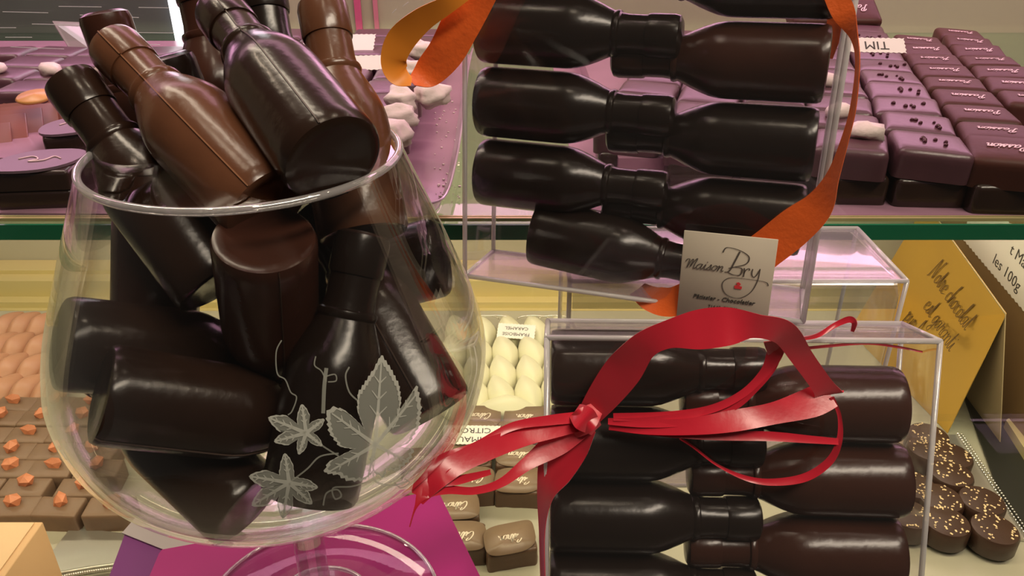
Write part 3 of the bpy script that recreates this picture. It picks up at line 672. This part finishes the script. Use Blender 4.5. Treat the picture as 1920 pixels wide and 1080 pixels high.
# ================================================================ BOTTLES
BL = .067
bprof = [(0, .0006), (.0085, .0004), (.0102, 0), (.0114, .0004), (.0119, .0016), (.0120, .004), (.0120, .0290), (.0119, .0315), (.0114, .0345), (.0104, .0375), (.0092, .0405), (.0079, .0433), (.0071, .0452),
         (.0073, .0456), (.0075, .0464), (.0073, .0472), (.0066, .0476), (.0063, .0500), (.0063, .0572)]
cprof = [(.0055, .0560), (.0067, .0562), (.0069, .0572), (.0070, .0645), (.0066, .0662), (.0052, .0670), (0, .0672)]
bmeshes = {}
for key, mm, sm in (('milk', MILK, SEAM), ('dark', DARK, SEAMD), ('black', DARK2, SEAMD), ('red', REDD, SEAMD)):
    body = autosmooth(MB().lathe(bprof, 48).mesh('body', mm), 35)
    cap = autosmooth(MB().lathe(cprof, 40).mesh('cap', mm), 35)
    o_ = [(r+.00035, z) for r, z in bprof[3:]+cprof[1:-1]]+[(0, .0675)]
    vs = []; fs = []
    full = [(-r, z) for r, z in o_]+[(r, z) for r, z in reversed(o_[:-1])]
    inn = [(x*.93, z) for x, z in full]; n = len(full)
    for yy in (-.00016, .00016):
        vs += [Vector((x, yy, z)) for x, z in full]+[Vector((x, yy, z)) for x, z in inn]
    for i in range(n-1):
        fs += [(i, i+1, n+i+1, n+i), (2*n+i, 3*n+i, 3*n+i+1, 2*n+i+1), (i, 2*n+i, 2*n+i+1, i+1)]
    seam = MB().add(vs, fs).mesh('mould_seam', sm)
    bmeshes[key] = (body, cap, seam)
def bottle(base, cap, key, label, group, seam=None, scale=1.0):
    base = Vector(base); cap = Vector(cap); q = (cap-base).to_track_quat('Z', 'Y')
    e = bpy.data.objects.new('chocolate_bottle', None); COL.objects.link(e)
    M = Matrix.Translation(base) @ q.to_matrix().to_4x4() @ Matrix.Scale(scale, 4)
    e.matrix_basis = M; body, cp, sm = bmeshes[key]
    link('body', body, e); link('cap', cp, e)
    if seam is not None: link('mould_seam', sm, e, RZ(seam))
    tag(e, label, 'chocolate bottle', group); return e
BOT = [
('A',(-0.0621,0.1732,-0.0700),(-0.1054,0.2135,-0.0386)),
('B',(-0.0734,0.1832,-0.0980),(-0.1113,0.2108,-0.0502)),
('C',(-0.0418,0.1777,-0.0600),(-0.0807,0.2245,-0.0321)),
('D',(-0.0389,0.1928,-0.0872),(-0.0524,0.2312,-0.0339)),
('F',(-0.0780,0.2164,-0.1109),(-0.0932,0.2201,-0.0459)),
('H',(-0.0608,0.2106,-0.0861),(-0.0720,0.2433,-0.0284)),
('R',(-0.0691,0.1581,-0.1498),(-0.1211,0.1906,-0.1230)),
('J',(-0.1024,0.2134,-0.0906),(-0.1059,0.1867,-0.1518)),
('K',(-0.0567,0.1672,-0.0756),(-0.0677,0.1874,-0.1386)),
('N',(-0.0214,0.1727,-0.1300),(-0.0557,0.2103,-0.0864)),
('L',(-0.0213,0.2138,-0.1032),(-0.0852,0.2176,-0.1229)),
('O',(-0.1118,0.1683,-0.1050),(-0.0620,0.2030,-0.1334)),
('Q',(-0.0961,0.1530,-0.1092),(-0.0420,0.1781,-0.1395)),
('S',(-0.0501,0.1499,-0.1384),(-0.0369,0.1831,-0.0818)),
('E', (0,0,0), (0,0,0)),
('G', (0,0,0), (0,0,0)),
]
info = {
 'A': ('milk', 'large milk chocolate bottle lying across the front of the bowl rim', .9),
 'B': ('dark', 'dark chocolate bottle poking out farthest over the left of the bowl rim', None),
 'C': ('dark', 'dark chocolate bottle resting on top with its round base towards the viewer', 1.2),
 'D': ('milk', 'milk chocolate bottle standing upright against the far rim beside the ribbon', None),
 'E': ('red', 'reddish dark bottle with its cap behind the large milk bottle', None),
 'F': ('black', 'dark bottle whose cap shows between the milk bottle and topmost bottle', None),
 'G': ('red', 'tall dark bottle in front of the bright window', None),
 'H': ('black', 'black bottle standing between the topmost bottle and upright milk bottle', None),
 'I': ('milk', 'small brown bottle tucked behind the leftmost dark one', None),
 'J': ('red', 'brown bottle upside down against the left wall of the bowl', None),
 'K': ('red', 'reddish bottle with its base against the front of the bowl', 1.57),
 'N': ('dark', 'long dark bottle slanting down to the right wall of the bowl', 1.0),
 'L': ('black', 'dark bottle lying under the rim with its base at the right', None),
 'M': ('red', 'reddish bottle deep at the right behind the slanting one', None),
 'O': ('dark', 'dark bottle with its base against the left bulge of the bowl', None),
 'Q': ('dark', 'dark bottle lying crosswise low in the front of the bowl', .5),
 'R': ('dark', 'dark bottle with its base on the bottom of the bowl', None),
 'S': ('black', 'black bottle upright behind the etched leaves', None),
}
for nm, ba, ca in BOT:
    k, l, sm = info[nm]
    ov = {'A': ((510, 392, .189), (210, 84, .208)), 'B': ((345, 440, .205), (128, 148, .207)), 'C': ((628, 302, .178), (402, 8, .212))}.get(nm)
    if ov:      # the three lying on top of the heap
        ba, ca = P(*ov[0])-CAMP, P(*ov[1])-CAMP; ba = ca+(ba-ca).normalized()*BL if nm != 'C' else ba; ca = ba+(ca-ba).normalized()*BL
    if nm in ('E', 'G'):    # two at the back of the bowl, necks against the far rim
        ca = {'E': P(193, 22, .226), 'G': P(362, -62, .240)}[nm]-CAMP; ba = {'E': P(322, 400, .246), 'G': P(445, 330, .248)}[nm]-CAMP
        ba = ca+(ba-ca).normalized()*BL
    bottle(Vector(ba)+CAMP, Vector(ca)+CAMP, k, l, 'chocolate bottles in the glass bowl', sm)

# ================================================================ GLASS BOWL
GX, GY = -.0675, .195
outer = [(.0393, .0650), (.0434, .0750), (.0475, .0850), (.0555, .1050), (.0590, .1170)]+[(.0600*math.cos(R_(a)), .1250+.0455*math.sin(R_(a))) for a in (0, 12, 24, 36, 48, 60, 70, 78)]+[(.0085, .1715)]
inner = [(.0381, .0650), (.0422, .0750), (.0463, .0850), (.0543, .1050), (.0578, .1170)]+[(.0588*math.cos(R_(a)), .1250+.0437*math.sin(R_(a))) for a in (0, 12, 24, 36, 48, 60, 70, 80)]+[(.0005, .1689)]
so = crs(outer, 5); si = crs(inner, 5)
prof = [(max(r, .0002), -z) for r, z in so]+[(.0002, -.1718)]
bowl = bpy.data.objects.new('footed_glass_bowl', None); COL.objects.link(bowl); bowl.location = (GX, GY, CZ-LD+.0024)
dz = LD-.0024
tag(bowl, 'large clear footed glass bowl with etched vine leaves, filled with chocolate bottles', 'glass bowl')
m = MB(); m.lathe([(r, z+dz) for r, z in prof[:-1]]+[(max(r, .0002), -z+dz) for r, z in reversed(si)], 96)
link('bowl', autosmooth(m.mesh('bowl', BOWL), 60), bowl)
m = MB().lathe([(.0387+.0010*math.cos(a), -.0650+dz+.0010*math.sin(a)) for a in [2*math.pi*k/10 for k in range(10)]], 96, closed=True)
link('rim', m.mesh('rim', RIMG, True), bowl)
sp_ = crs([(.0120, .1708), (.0085, .1735), (.0064, .1790), (.0054, .1870), (.0050, .2050), (.0052, .2180), (.0060, .2248), (.0090, .2283), (.0160, .2303), (.0300, .2318), (.0420, .2326)], 5)
st = MB().lathe([(r, -z+dz) for r, z in sp_ if z <= .2268]+[(.0002, -.2270+dz)], 40)
link('stem', autosmooth(st.mesh('stem', STEMG), 60), bowl)
ft = MB().lathe([(.0002, -.2270+dz)]+[(r, -z+dz) for r, z in sp_ if z > .2268]+[(.0428, -.2331+dz), (.0420, -.2339+dz), (.0200, -.2334+dz), (.0002, -.2331+dz)], 72)
link('foot', autosmooth(ft.mesh('foot', clear('foot_glass', (1, .98, 1), lo=.03, hi=.5, rough=.02, blend=.45)), 60), bowl)
rg = MB()
for rr, zz, tk in ((.0422, .2331, .0007), (.0180, .2308, .0009)):
    rg.lathe([(rr+tk*math.cos(a), -zz+dz+tk*math.sin(a)) for a in [2*math.pi*k/8 for k in range(8)]], 80, closed=True)
link('foot_ring', rg.mesh('foot_ring', RIMG, True), bowl)
# etched leaves laid onto the curved wall
bmv = MB().lathe([(r+.00025, -z) for r, z in so], 160, T(GX, GY, CZ))
bv = BVHTree.FromPolygons([Vector(q) for q in bmv.v], bmv.f)
def onbowl(x, y, lift=0.0):
    d = ray(x, y).normalized(); h = bv.ray_cast(CAMP, d)
    if h[0] is None: return None
    return h[0]+(CAMP-h[0]).normalized()*lift
Bi = Matrix.Translation(-Vector(bowl.location))
def etch_leaf(c, outline, veins, serr, label):
    out = []
    n = len(outline)
    for i in range(n):
        a, bq = outline[i], outline[(i+1) % n]; L_ = math.dist(a, bq); k = max(2, int(L_/5))
        for j in range(k):
            t = j/k; x = a[0]+(bq[0]-a[0])*t; y = a[1]+(bq[1]-a[1])*t
            dx, dy = x-c[0], y-c[1]; l = math.hypot(dx, dy); s = serr*(1 if j % 2 else -.4)
            out.append((x+dx/l*s, y+dy/l*s))
    N = len(out); rings = 8; vs = [onbowl(*c, .0002)]; fs = []
    for r in range(1, rings+1):
        for x, y in out: vs.append(onbowl(c[0]+(x-c[0])*r/rings, c[1]+(y-c[1])*r/rings, .0002))
    if any(v_ is None for v_ in vs): return
    fs = [(0, 1+i, 1+(i+1) % N) for i in range(N)]
    for r in range(rings-1):
        for i in range(N): fs.append((1+r*N+i, 1+(r+1)*N+i, 1+(r+1)*N+(i+1) % N, 1+r*N+(i+1) % N))
    lf = link('etched_leaf', MB().add(vs, fs).mesh('etched_leaf', ETCH, True), bowl, Bi); lf['label'] = label
    m = MB()
    def line(pts, w0, w1):
        pp = crs(pts, 8) if len(pts) > 2 else [[pts[0][0]+(pts[1][0]-pts[0][0])*t/12, pts[0][1]+(pts[1][1]-pts[0][1])*t/12] for t in range(13)]
        vv = []
        for i, (x, y) in enumerate(pp):
            a = pp[max(i-1, 0)]; b_ = pp[min(i+1, len(pp)-1)]; dx, dy = b_[0]-a[0], b_[1]-a[1]; l = math.hypot(dx, dy) or 1
            w = w0+(w1-w0)*i/len(pp)
            for s in (1, -1):
                q_ = onbowl(x-dy/l*w*s, y+dx/l*w*s, .0004)
                if q_ is None: return
                vv.append(q_)
        m.add(vv, [(2*i, 2*i+1, 2*i+3, 2*i+2) for i in range(len(pp)-1)])
    for vn in veins: line([c, vn], 4, 1)
    for vn in veins:
        for t in (.35, .55, .75):
            bx, by = c[0]+(vn[0]-c[0])*t, c[1]+(vn[1]-c[1])*t; dx, dy = vn[0]-c[0], vn[1]-c[1]; l = math.hypot(dx, dy); k = .22*(1-t*.6)*l
            for s in (1, -1):
                line([(bx, by), (bx+dx/l*k*.7-dy/l*k*.6*s, by+dy/l*k*.7+dx/l*k*.6*s)], 1.5, .7)
    for i in range(0, N):
        a, b_ = out[i], out[(i+1) % N]
        sh = lambda q_, f: (c[0]+(q_[0]-c[0])*f, c[1]+(q_[1]-c[1])*f)
        q4 = [onbowl(*a, .0004), onbowl(*b_, .0004), onbowl(*sh(b_, .92), .0004), onbowl(*sh(a, .92), .0004)]
        if all(q4): m.add(q4, [(0, 1, 2, 3)])
    link('leaf_vein', m.mesh('leaf_vein', ETCHV, True), lf)
big = [(715, 665), (733, 692), (748, 722), (752, 752), (746, 785), (738, 802), (760, 762), (781, 722), (790, 760), (785, 800), (768, 828), (752, 838), (776, 842), (768, 862), (745, 882), (724, 880), (720, 896), (700, 884), (682, 900), (655, 902), (632, 890), (607, 886), (616, 866), (642, 852), (664, 842), (638, 838), (618, 812), (611, 776), (622, 762), (645, 768), (664, 784), (682, 802), (670, 770), (671, 738), (688, 712), (702, 690)]
etch_leaf((704, 834), big, [(715, 680), (780, 740), (622, 775), (618, 884), (765, 866), (690, 895)], 3, 'largest frosted vine leaf, five lobed')
def star(c, tips, notch):
    out = []
    n = len(tips)
    for i in range(n):
        a = tips[i]; b_ = tips[(i+1) % n]; dx, dy = a[0]-c[0], a[1]-c[1]; l = math.hypot(dx, dy); px, py = -dy/l, dx/l
        out += [(c[0]+dx*.62-px*l*.22, c[1]+dy*.62-py*l*.22), (c[0]+dx*.9-px*l*.1, c[1]+dy*.9-py*l*.1), a, (c[0]+dx*.9+px*l*.1, c[1]+dy*.9+py*l*.1), (c[0]+dx*.62+px*l*.22, c[1]+dy*.62+py*l*.22),
                (c[0]+(dx+b_[0]-c[0])*.5*notch, c[1]+(dy+b_[1]-c[1])*.5*notch)]
    return out
t1 = [(503, 783), (566, 758), (608, 786), (604, 836), (560, 852), (514, 828)]
etch_leaf((574, 812), star((574, 812), t1, .42), t1, 1.5, 'small frosted vine leaf above')
t2 = [(467, 893), (534, 850), (596, 914), (585, 945), (530, 972), (472, 948)]
etch_leaf((542, 905), star((542, 905), t2, .45), t2, 1.5, 'small frosted vine leaf lowest on the bowl')
m = MB()
for pts, w in (([(704, 834), (700, 870), (704, 902), (735, 910), (765, 902)], 3), ([(574, 812), (605, 836), (635, 855)], 2.5), ([(542, 905), (575, 880), (600, 856), (635, 850)], 2.5),
               ([(606, 948), (612, 925), (632, 918), (640, 930), (628, 935), (625, 915), (660, 912), (700, 900)], 2.5), ([(740, 905), (752, 915), (768, 905), (758, 898)], 2),
               ([(528, 638), (518, 660), (520, 700), (535, 712), (545, 735), (556, 745), (548, 770), (540, 778)], 2), ([(655, 688), (648, 705), (655, 735), (672, 752)], 2.5),
               ([(592, 668), (590, 685), (603, 696), (612, 716)], 2), ([(612, 690), (608, 725), (606, 775)], 6), ([(610, 706), (628, 702), (630, 714), (615, 716)], 2)):
    pp = crs(pts, 8); vv = []
    for i, (x, y) in enumerate(pp):
        a = pp[max(i-1, 0)]; b_ = pp[min(i+1, len(pp)-1)]; dx, dy = b_[0]-a[0], b_[1]-a[1]; l = math.hypot(dx, dy) or 1
        for s in (1, -1): vv.append(onbowl(x-dy/l*w*s*.6, y+dx/l*w*s*.6, .0003))
    if all(vv): m.add(vv, [(2*i, 2*i+1, 2*i+3, 2*i+2) for i in range(len(pp)-1)])
link('etched_tendril', m.mesh('etched_tendril', ETCH, True), bowl, Bi)

# ================================================================ CLEAR BOXES
def rotm(rx, ry, rz): return (Matrix.Rotation(rz, 4, 'Z') @ Matrix.Rotation(ry, 4, 'Y') @ Matrix.Rotation(rx, 4, 'X'))
def clearbox(M, w, d, h, name, label, r=.0022):
    e = bpy.data.objects.new(name, None); COL.objects.link(e); e.matrix_basis = M
    bm = bmesh.new(); bmesh.ops.create_cube(bm, size=1)
    for q in bm.verts: q.co = Vector(((q.co.x+.5)*w, (q.co.y+.5)*d, (q.co.z+.5)*h))
    bmesh.ops.bevel(bm, geom=bm.edges[:], offset=r, segments=3, profile=.5, affect='EDGES')
    me = bpy.data.meshes.new('wall_shell'); bm.to_mesh(me); bm.free(); me.materials.append(BOXM); autosmooth(me, 30)
    link('shell', me, e)
    i = .0007; pts = [Vector((x, y, z)) for x in (i, w-i) for y in (i, d-i) for z in (i, h-i)]
    m = MB()
    for a, b_ in ((0, 1), (2, 3), (4, 5), (6, 7), (0, 2), (1, 3), (4, 6), (5, 7), (0, 4), (1, 5), (2, 6), (3, 7)):
        m.tube([pts[a], pts[b_]], .0009, 8)
    link('edge_bead', m.mesh('edge_bead', BOXE, True), e)
    i = .0016
    for nm, z0 in (('lid_sheen_panel', h-.0014), ('base_panel', .0008)):  # lid insert added to carry a grazing reflection; base is a lilac sheet
        link(nm, MB().box(i, w-i, i, d-i, z0, z0+.0005).mesh(nm, BOXL), e)
    tag(e, label, 'clear box'); return e
M2 = Matrix.Translation(CAMP+Vector((.01015, .16970, -.2354))) @ rotm(-.33560, -.02, -.05067)
M1 = Matrix.Translation(CAMP+Vector((-.01803, .25831, -.1332))) @ rotm(-.12450, -.02, -.32222)
W1, D1, H1 = .118, .032, .140
W2, D2_, H2 = .118, .028, .115
clearbox(M1, W1, D1, H1, 'clear_bottle_box', 'tall clear box of dark chocolate bottles tied with orange ribbon')
clearbox(M2, W2, D2_, H2, 'clear_bottle_box', 'front clear box of chocolate bottles tied with red ribbon')
x0 = G(1063, 545, .1335).x; x1 = G(1690, 545, .1335).x
x0 = P(1063, 545, .302).x; x1 = P(1690, 545, .302).x
M3 = Matrix.Translation((x0, .262, CZ-LD+.0004))
b3 = clearbox(M3, x1-x0, .050, LD-.1365, 'empty_clear_box', 'empty clear box with rounded shiny top standing behind the other two', .006)
m = MB(); h3 = LD-.1365
for k in range(12):
    a0, a1 = math.pi*.5*k/12, math.pi*.5*(k+1)/12
    f3 = lambda a: (.0125-.0118*math.sin(a+0)*1.0, h3-.0125+.0118*math.cos(a))
    (y0, z0), (y1, z1) = f3(a0), f3(a1)
    m.add([(.002, y0, z0), (x1-x0-.002, y0, z0), (x1-x0-.002, y1, z1), (.002, y1, z1)], [(0, 1, 2, 3)])
link('rolled_edge', m.mesh('rolled_edge', clear('rolled_plastic', (.80, .82, .84), lo=.30, hi=.8, rough=.12, frost=.12, fcol=(.6, .62, .64)), True), b3)

def inbox(M, items, sc, group):
    for (bx, by, bz), (cx, cy, cz), key, label in items:
        a = M @ Vector((bx, by, bz)); c = M @ Vector((cx, cy, cz)); bottle(a, c, key, label, group, None, sc)
row = ['top', 'second', 'third', 'fourth', 'fifth', 'sixth']
it = []; pit = .0250
zt = H1 - .0131
for k in range(4):
    z = .0365+pit*(3-k)
    if z > H1-.013: continue
    it.append(((.0020, D1*.45, z), (.0020+BL, D1*.45, z-.001), 'black', 'black bottle pointing right in the tall box, %s row from the top' % row[k]))
it.append(((.0230, D1*.42, .0165), (.0230+BL*.997, D1*.42, .0100), 'black', 'black bottle lying lowest and shifted inwards in the tall box'))
for k in range(4):
    z = .0250+pit*(3-k)
    it.append(((W1-.0045, D1*.60, z+.004), (W1-.0045-BL, D1*.60, z+.0035), 'red' if k == 1 else 'black', 'dark bottle pointing left in the tall box, %s row from the top' % row[k]))
it.append(((W1-.0025, D1*.60, .0250+pit*4-.0015), (W1-.0025-BL, D1*.60, .0250+pit*4-.0015), 'red', 'topmost dark bottle in the tall box, cap pointing left'))
inbox(M1, it, 1.0, 'dark chocolate bottles in the tall clear box')
it = []; s2 = 1.02; L2 = BL*s2; p2 = .0250
for k in range(5):
    z = H2-.0130-p2*k
    if z > .011: it.append(((.0018, D2_*.5-.0008, z), (.0018+L2, D2_*.5-.001, z), ['dark', 'black', 'black', 'black', 'black'][k], 'dark bottle pointing right in the ribboned front box, %s row from the top' % row[k]))
for k in range(5):
    z = H2-.0130-p2*(k+.46)
    if z > .011: it.append(((W2-.0055+.003*(k > 0), D2_*.5+.0008, z), (W2-.0055-L2+.003*(k > 0), D2_*.5+.0022, z), 'red', 'brown bottle pointing left in the ribboned front box, %s row from the top' % row[k]))
inbox(M2, it, s2, 'chocolate bottles in the red ribboned box')

# ---------------- label on the tall box
n1 = (M1.to_3x3() @ Vector((0, -1, 0))).normalized(); p1 = M1 @ Vector((0, -.0006, 0))
q = [onplane(x, y, p1+n1*.0022, n1) for x, y in ((1284, 430), (1457, 450), (1440, 612), (1268, 592))]
cc = sum(q, Vector())/4; ex = ((q[1]-q[0])+(q[2]-q[3])).normalized(); ey = n1.cross(ex).normalized()
lw = ((q[1]-q[0]).length+(q[2]-q[3]).length)/2; lh = ((q[3]-q[0]).length+(q[2]-q[1]).length)/2
LM = Matrix(((ex.x, ey.x, n1.x, cc.x), (ex.y, ey.y, n1.y, cc.y), (ex.z, ey.z, n1.z, cc.z), (0, 0, 0, 1)))
lb = link('paper_label', rbox('paper_label', lw, lh, .0004, .00015, PAPERB, 1), None, LM)
tag(lb, 'cream paper label with maker name script on the tall clear box', 'label')
GREYINK = mat('grey_ink', (.12, .10, .085), .6)
def on_label(me, x, y, rz=0): link('lettering', me, lb, T(x*lw, y*lh, .0006) @ RZ(rz))
on_label(strokes('Maison', .0017, .00026, .35).mesh('lettering', GREYINK), -.24, .12)
# big initial and name with looping tail
bs = MB()
def pen(pts, w, m=bs):
    c = crs(pts, 8); pp = [Vector((x*lw, y*lh, 0)) for x, y in c]; vs = []
    for i, p_ in enumerate(pp):
        t_ = (pp[min(i+1, len(pp)-1)]-pp[max(i-1, 0)]).normalized(); nn_ = Vector((-t_.y, t_.x, 0)); vs += [p_+nn_*w*(.4+.6*abs(t_.y)), p_-nn_*w*(.4+.6*abs(t_.y))]
    m.add(vs, [(2*i, 2*i+1, 2*i+3, 2*i+2) for i in range(len(pp)-1)])
pen([(-.06, .30), (-.02, .36), (.12, .34), (.22, .28), (.20, .20), (.08, .15), (.02, .13)], .00022)
pen([(.12, .33), (.08, .22), (.03, .10), (-.02, .08)], .00028)
pen([(.08, .15), (.16, .14), (.15, .07), (.08, .06), (.02, .08)], .00025)
pen([(.185, .15), (.190, .10), (.185, .05)], .00022)
pen([(.187, .09), (.205, .13), (.235, .15), (.245, .13)], .00022)
pen([(.275, .15), (.272, .09), (.295, .06), (.325, .09), (.350, .15)], .00020)
pen([(.352, .16), (.340, .02), (.28, -.12), (.16, -.20), (.02, -.17), (-.03, -.06), (.04, .02), (.22, .03), (.42, .02), (.46, -.02)], .00018)
on_label(bs.mesh('lettering', GREYINK), 0, 0)
rmk = MB().ext([(-.0010, -.0009), (.0012, -.0010), (.0013, -.0001), (.0004, .0001), (.0009, .0007), (.0002, .0013), (-.0006, .0010), (-.0002, .0003), (-.0011, .0000)], 0, .0001)
link('red_cake_mark', rmk.mesh('red_cake_mark', REDM), lb, T(.14*lw, -.06*lh, .0006))
on_label(typed('Pâtissier - Chocolatier', .00215, .25, bold=.00003), 0, -.24)
on_label(typed('71640 GIVRY', .00165), 0, -.34)
on_label(typed('Tél. 03', .00165), -.18, -.44)

# ================================================================ RIBBONS
def ribbon(m, pts, sub=10, th=.00012):
    """pts: (world Vector, width in metres, twist)"""
    flat = [(p.x, p.y, p.z, w, tw) for p, w, tw in pts]; c = crs(flat, sub); vs = []
    V = [Vector(q_[:3]) for q_ in c]
    for i, q_ in enumerate(c):
        t_ = (V[min(i+1, len(V)-1)]-V[max(i-1, 0)]).normalized(); view = (V[i]-CAMP).normalized()
        w_ = t_.cross(view); w_ = w_.normalized() if w_.length > 1e-5 else Vector((1, 0, 0))
        n_ = t_.cross(w_).normalized(); wv = (w_*math.cos(q_[4])+n_*math.sin(q_[4]))*q_[3]*.5; nn_ = wv.cross(t_).normalized()*th
        wv = wv; cr = nn_*3
        vs += [V[i]+wv+nn_, V[i]+cr*.6+nn_, V[i]-wv+nn_, V[i]-wv-nn_, V[i]+cr*.6-nn_, V[i]+wv-nn_]
    fs = []
    for i in range(len(c)-1):
        for k in range(6): fs.append((6*i+k, 6*i+(k+1) % 6, 6*(i+1)+(k+1) % 6, 6*(i+1)+k))
    fs += [(0, 1, 4, 5), (1, 2, 3, 4)]; e = 6*(len(c)-1); fs += [(e+5, e+4, e+1, e), (e+4, e+3, e+2, e+1)]
    m.add(vs, fs)
n2 = (M2.to_3x3() @ Vector((0, -1, 0))).normalized(); p2_ = M2 @ Vector((0, -.0008, 0))
def rp(x, y, lift, wpx, tw=0.0, plane=(None, None)):
    p0, nn_ = plane if plane[0] is not None else (p2_, n2)
    p = onplane(x, y, p0+nn_*lift, nn_); zc = (p-CAMP).dot(FW); return (p, wpx*zc/F*1.2, tw)
red = bpy.data.objects.new('red_ribbon', None); COL.objects.link(red); red.location = p2_
tag(red, 'glossy red curling ribbon tied in a loose bow round the front clear box', 'ribbon')
Ri = Matrix.Translation(-p2_)
def rpart(name, lists):
    m = MB()
    for l in lists: ribbon(m, [rp(*q_) for q_ in l])
    link(name, autosmooth(m.mesh(name, REDR), 50), red, Ri)
rpart('bow_loop', [[(1098, 788, .004, 34), (1130, 745, .008, 50), (1168, 695, .012, 58), (1205, 650, .016, 46, .3), (1250, 628, .018, 44, .2), (1310, 618, .020, 62), (1365, 612, .022, 60), (1420, 612, .021, 40, .4), (1470, 625, .018, 42, .3), (1505, 672, .013, 34), (1545, 728, .008, 34), (1552, 742, .006, 50)]])
rpart('bow_band', [[(1556, 738, .006, 44), (1520, 755, .007, 46), (1450, 775, .009, 34), (1370, 790, .010, 34, .2), (1290, 800, .009, 26), (1210, 800, .006, 24), (1142, 796, .003, 16)]])
rpart('bow_strand', [
    [(1462, 628, .016, 26), (1452, 665, .012, 24), (1432, 700, .010, 14), (1390, 740, .009, 12), (1330, 768, .008, 13), (1250, 780, .006, 14), (1150, 782, .004, 12)],
    [(1448, 640, .015, 26), (1450, 680, .010, 16), (1420, 725, .009, 10), (1370, 765, .008, 13), (1290, 785, .008, 20), (1210, 792, .006, 16), (1140, 790, .004, 10)]])
rpart('bow_strand', [
    [(1142, 798, .003, 14), (1230, 808, .006, 16), (1330, 816, .008, 15), (1440, 818, .009, 15), (1520, 824, .008, 12), (1572, 828, .006, 10)],
    [(1560, 745, .007, 7), (1574, 780, .006, 6), (1574, 825, .006, 9), (1555, 865, .005, 12), (1510, 895, .004, 13), (1450, 904, .003, 11), (1400, 897, .002, 8), (1345, 872, .002, 4), (1300, 838, .002, 4), (1275, 822, .002, 4)]])
rpart('knot', [[(1078, 770, .006, 26), (1096, 785, .010, 40), (1118, 806, .006, 22)], [(1120, 765, .006, 22), (1096, 788, .009, 40), (1070, 806, .004, 30)]])
rpart('ribbon_tail', [
    [(1096, 790, .005, 26), (1050, 800, .008, 30), (985, 818, .014, 30, .2), (920, 840, .022, 34), (860, 868, .028, 34), (815, 900, .032, 36, .3), (787, 942, .034, 12)],
    [(1090, 782, .005, 18), (1030, 788, .010, 16), (960, 800, .016, 13), (890, 838, .022, 14), (835, 866, .028, 30, .4), (800, 900, .032, 34), (785, 930, .034, 24)]])
rpart('ribbon_tail', [
    [(1090, 800, .004, 34), (1045, 830, .006, 40), (990, 868, .010, 22), (940, 905, .018, 14), (890, 920, .025, 12), (840, 918, .030, 14), (800, 920, .033, 24), (780, 950, .035, 5), (768, 988, .036, 2)],
    [(920, 885, .020, 8), (860, 900, .028, 14), (820, 905, .031, 14)]])
rpart('wrapped_band', [[(1098, 795, .003, 40), (1070, 830, .001, 62), (1040, 880, .0005, 60, .3), (1021, 930, .0005, 36, .8), (1016, 1000, .0005, 16, 1.0), (1018, 1090, .0005, 14, 1.0)]])
rpart('curled_tip', [[(1462, 620, .016, 10), (1490, 634, .012, 6, .5), (1530, 630, .008, 7, .4), (1565, 610, .006, 8), (1592, 599, .007, 10), (1602, 606, .008, 9, .5), (1598, 622, .007, 5)],
                     [(1450, 660, .010, 5), (1520, 652, -.004, 5), (1620, 644, -.010, 4), (1680, 650, -.014, 4), (1730, 660, -.014, 3)]])
# orange ribbon
pl1 = (p1, n1)
orr = bpy.data.objects.new('orange_ribbon', None); COL.objects.link(orr); orr.location = p1
tag(orr, 'orange satin ribbon looping beside and around the tall clear box', 'ribbon')
Oi = Matrix.Translation(-p1)
m = MB(); ribbon(m, [rp(*q_, pl1) if len(q_) == 5 else rp(*q_, 0.0, pl1) for q_ in [(772, 154, .018, 20, .9), (748, 140, .020, 38, .4), (738, 112, .021, 40), (752, 75, .021, 44), (790, 38, .021, 38, .3), (840, 8, .020, 28, .3), (880, -20, .018, 24)]])
link('loop_lit_limb', autosmooth(m.mesh('loop_lit_limb', ORR_LIT), 50), orr, Oi)  # limb in the lighter orange, its translucent glow painted as colour
m = MB(); ribbon(m, [rp(*q_, pl1) if len(q_) == 5 else rp(*q_, 0.0, pl1) for q_ in [(905, -40, .012, 66), (885, 5, .012, 62), (862, 50, .013, 60), (835, 100, .014, 56), (800, 138, .015, 46, .2), (772, 154, .018, 22, .9)]])
link('loop', autosmooth(m.mesh('loop', ORR), 50), orr, Oi)
m = MB(); ribbon(m, [rp(*q_, pl1) if len(q_) == 5 else rp(*q_, 0.0, pl1) for q_ in [(1560, -20, .001, 30), (1580, 20, .002, 34), (1602, 70, .004, 18, .9), (1608, 120, .006, 14, 1.1), (1600, 200, .006, 16, 1.0), (1585, 260, .005, 18, .9), (1562, 330, .003, 26, .7), (1535, 385, .0016, 48, .3), (1490, 425, .0012, 60), (1440, 465, .0010, 60), (1385, 505, .0008, 60), (1320, 545, .0006, 56), (1262, 566, .0006, 46), (1225, 560, -.002, 44, .3), (1195, 542, -.012, 30, .4)]])
link('wrapped_band', autosmooth(m.mesh('wrapped_band', ORR), 50), orr, Oi)
m = MB(); ribbon(m, [rp(*q_, (M1 @ Vector((0, D1+.001, 0)), n1)) if len(q_) == 5 else rp(*q_, 0.0, (M1 @ Vector((0, D1+.001, 0)), n1)) for q_ in [(1585, -30, 0, 30), (1570, 30, 0, 28), (1562, 70, 0, 22), (1555, 110, 0, 10)]])
link('rear_band', autosmooth(m.mesh('rear_band', ORR), 50), orr, Oi)
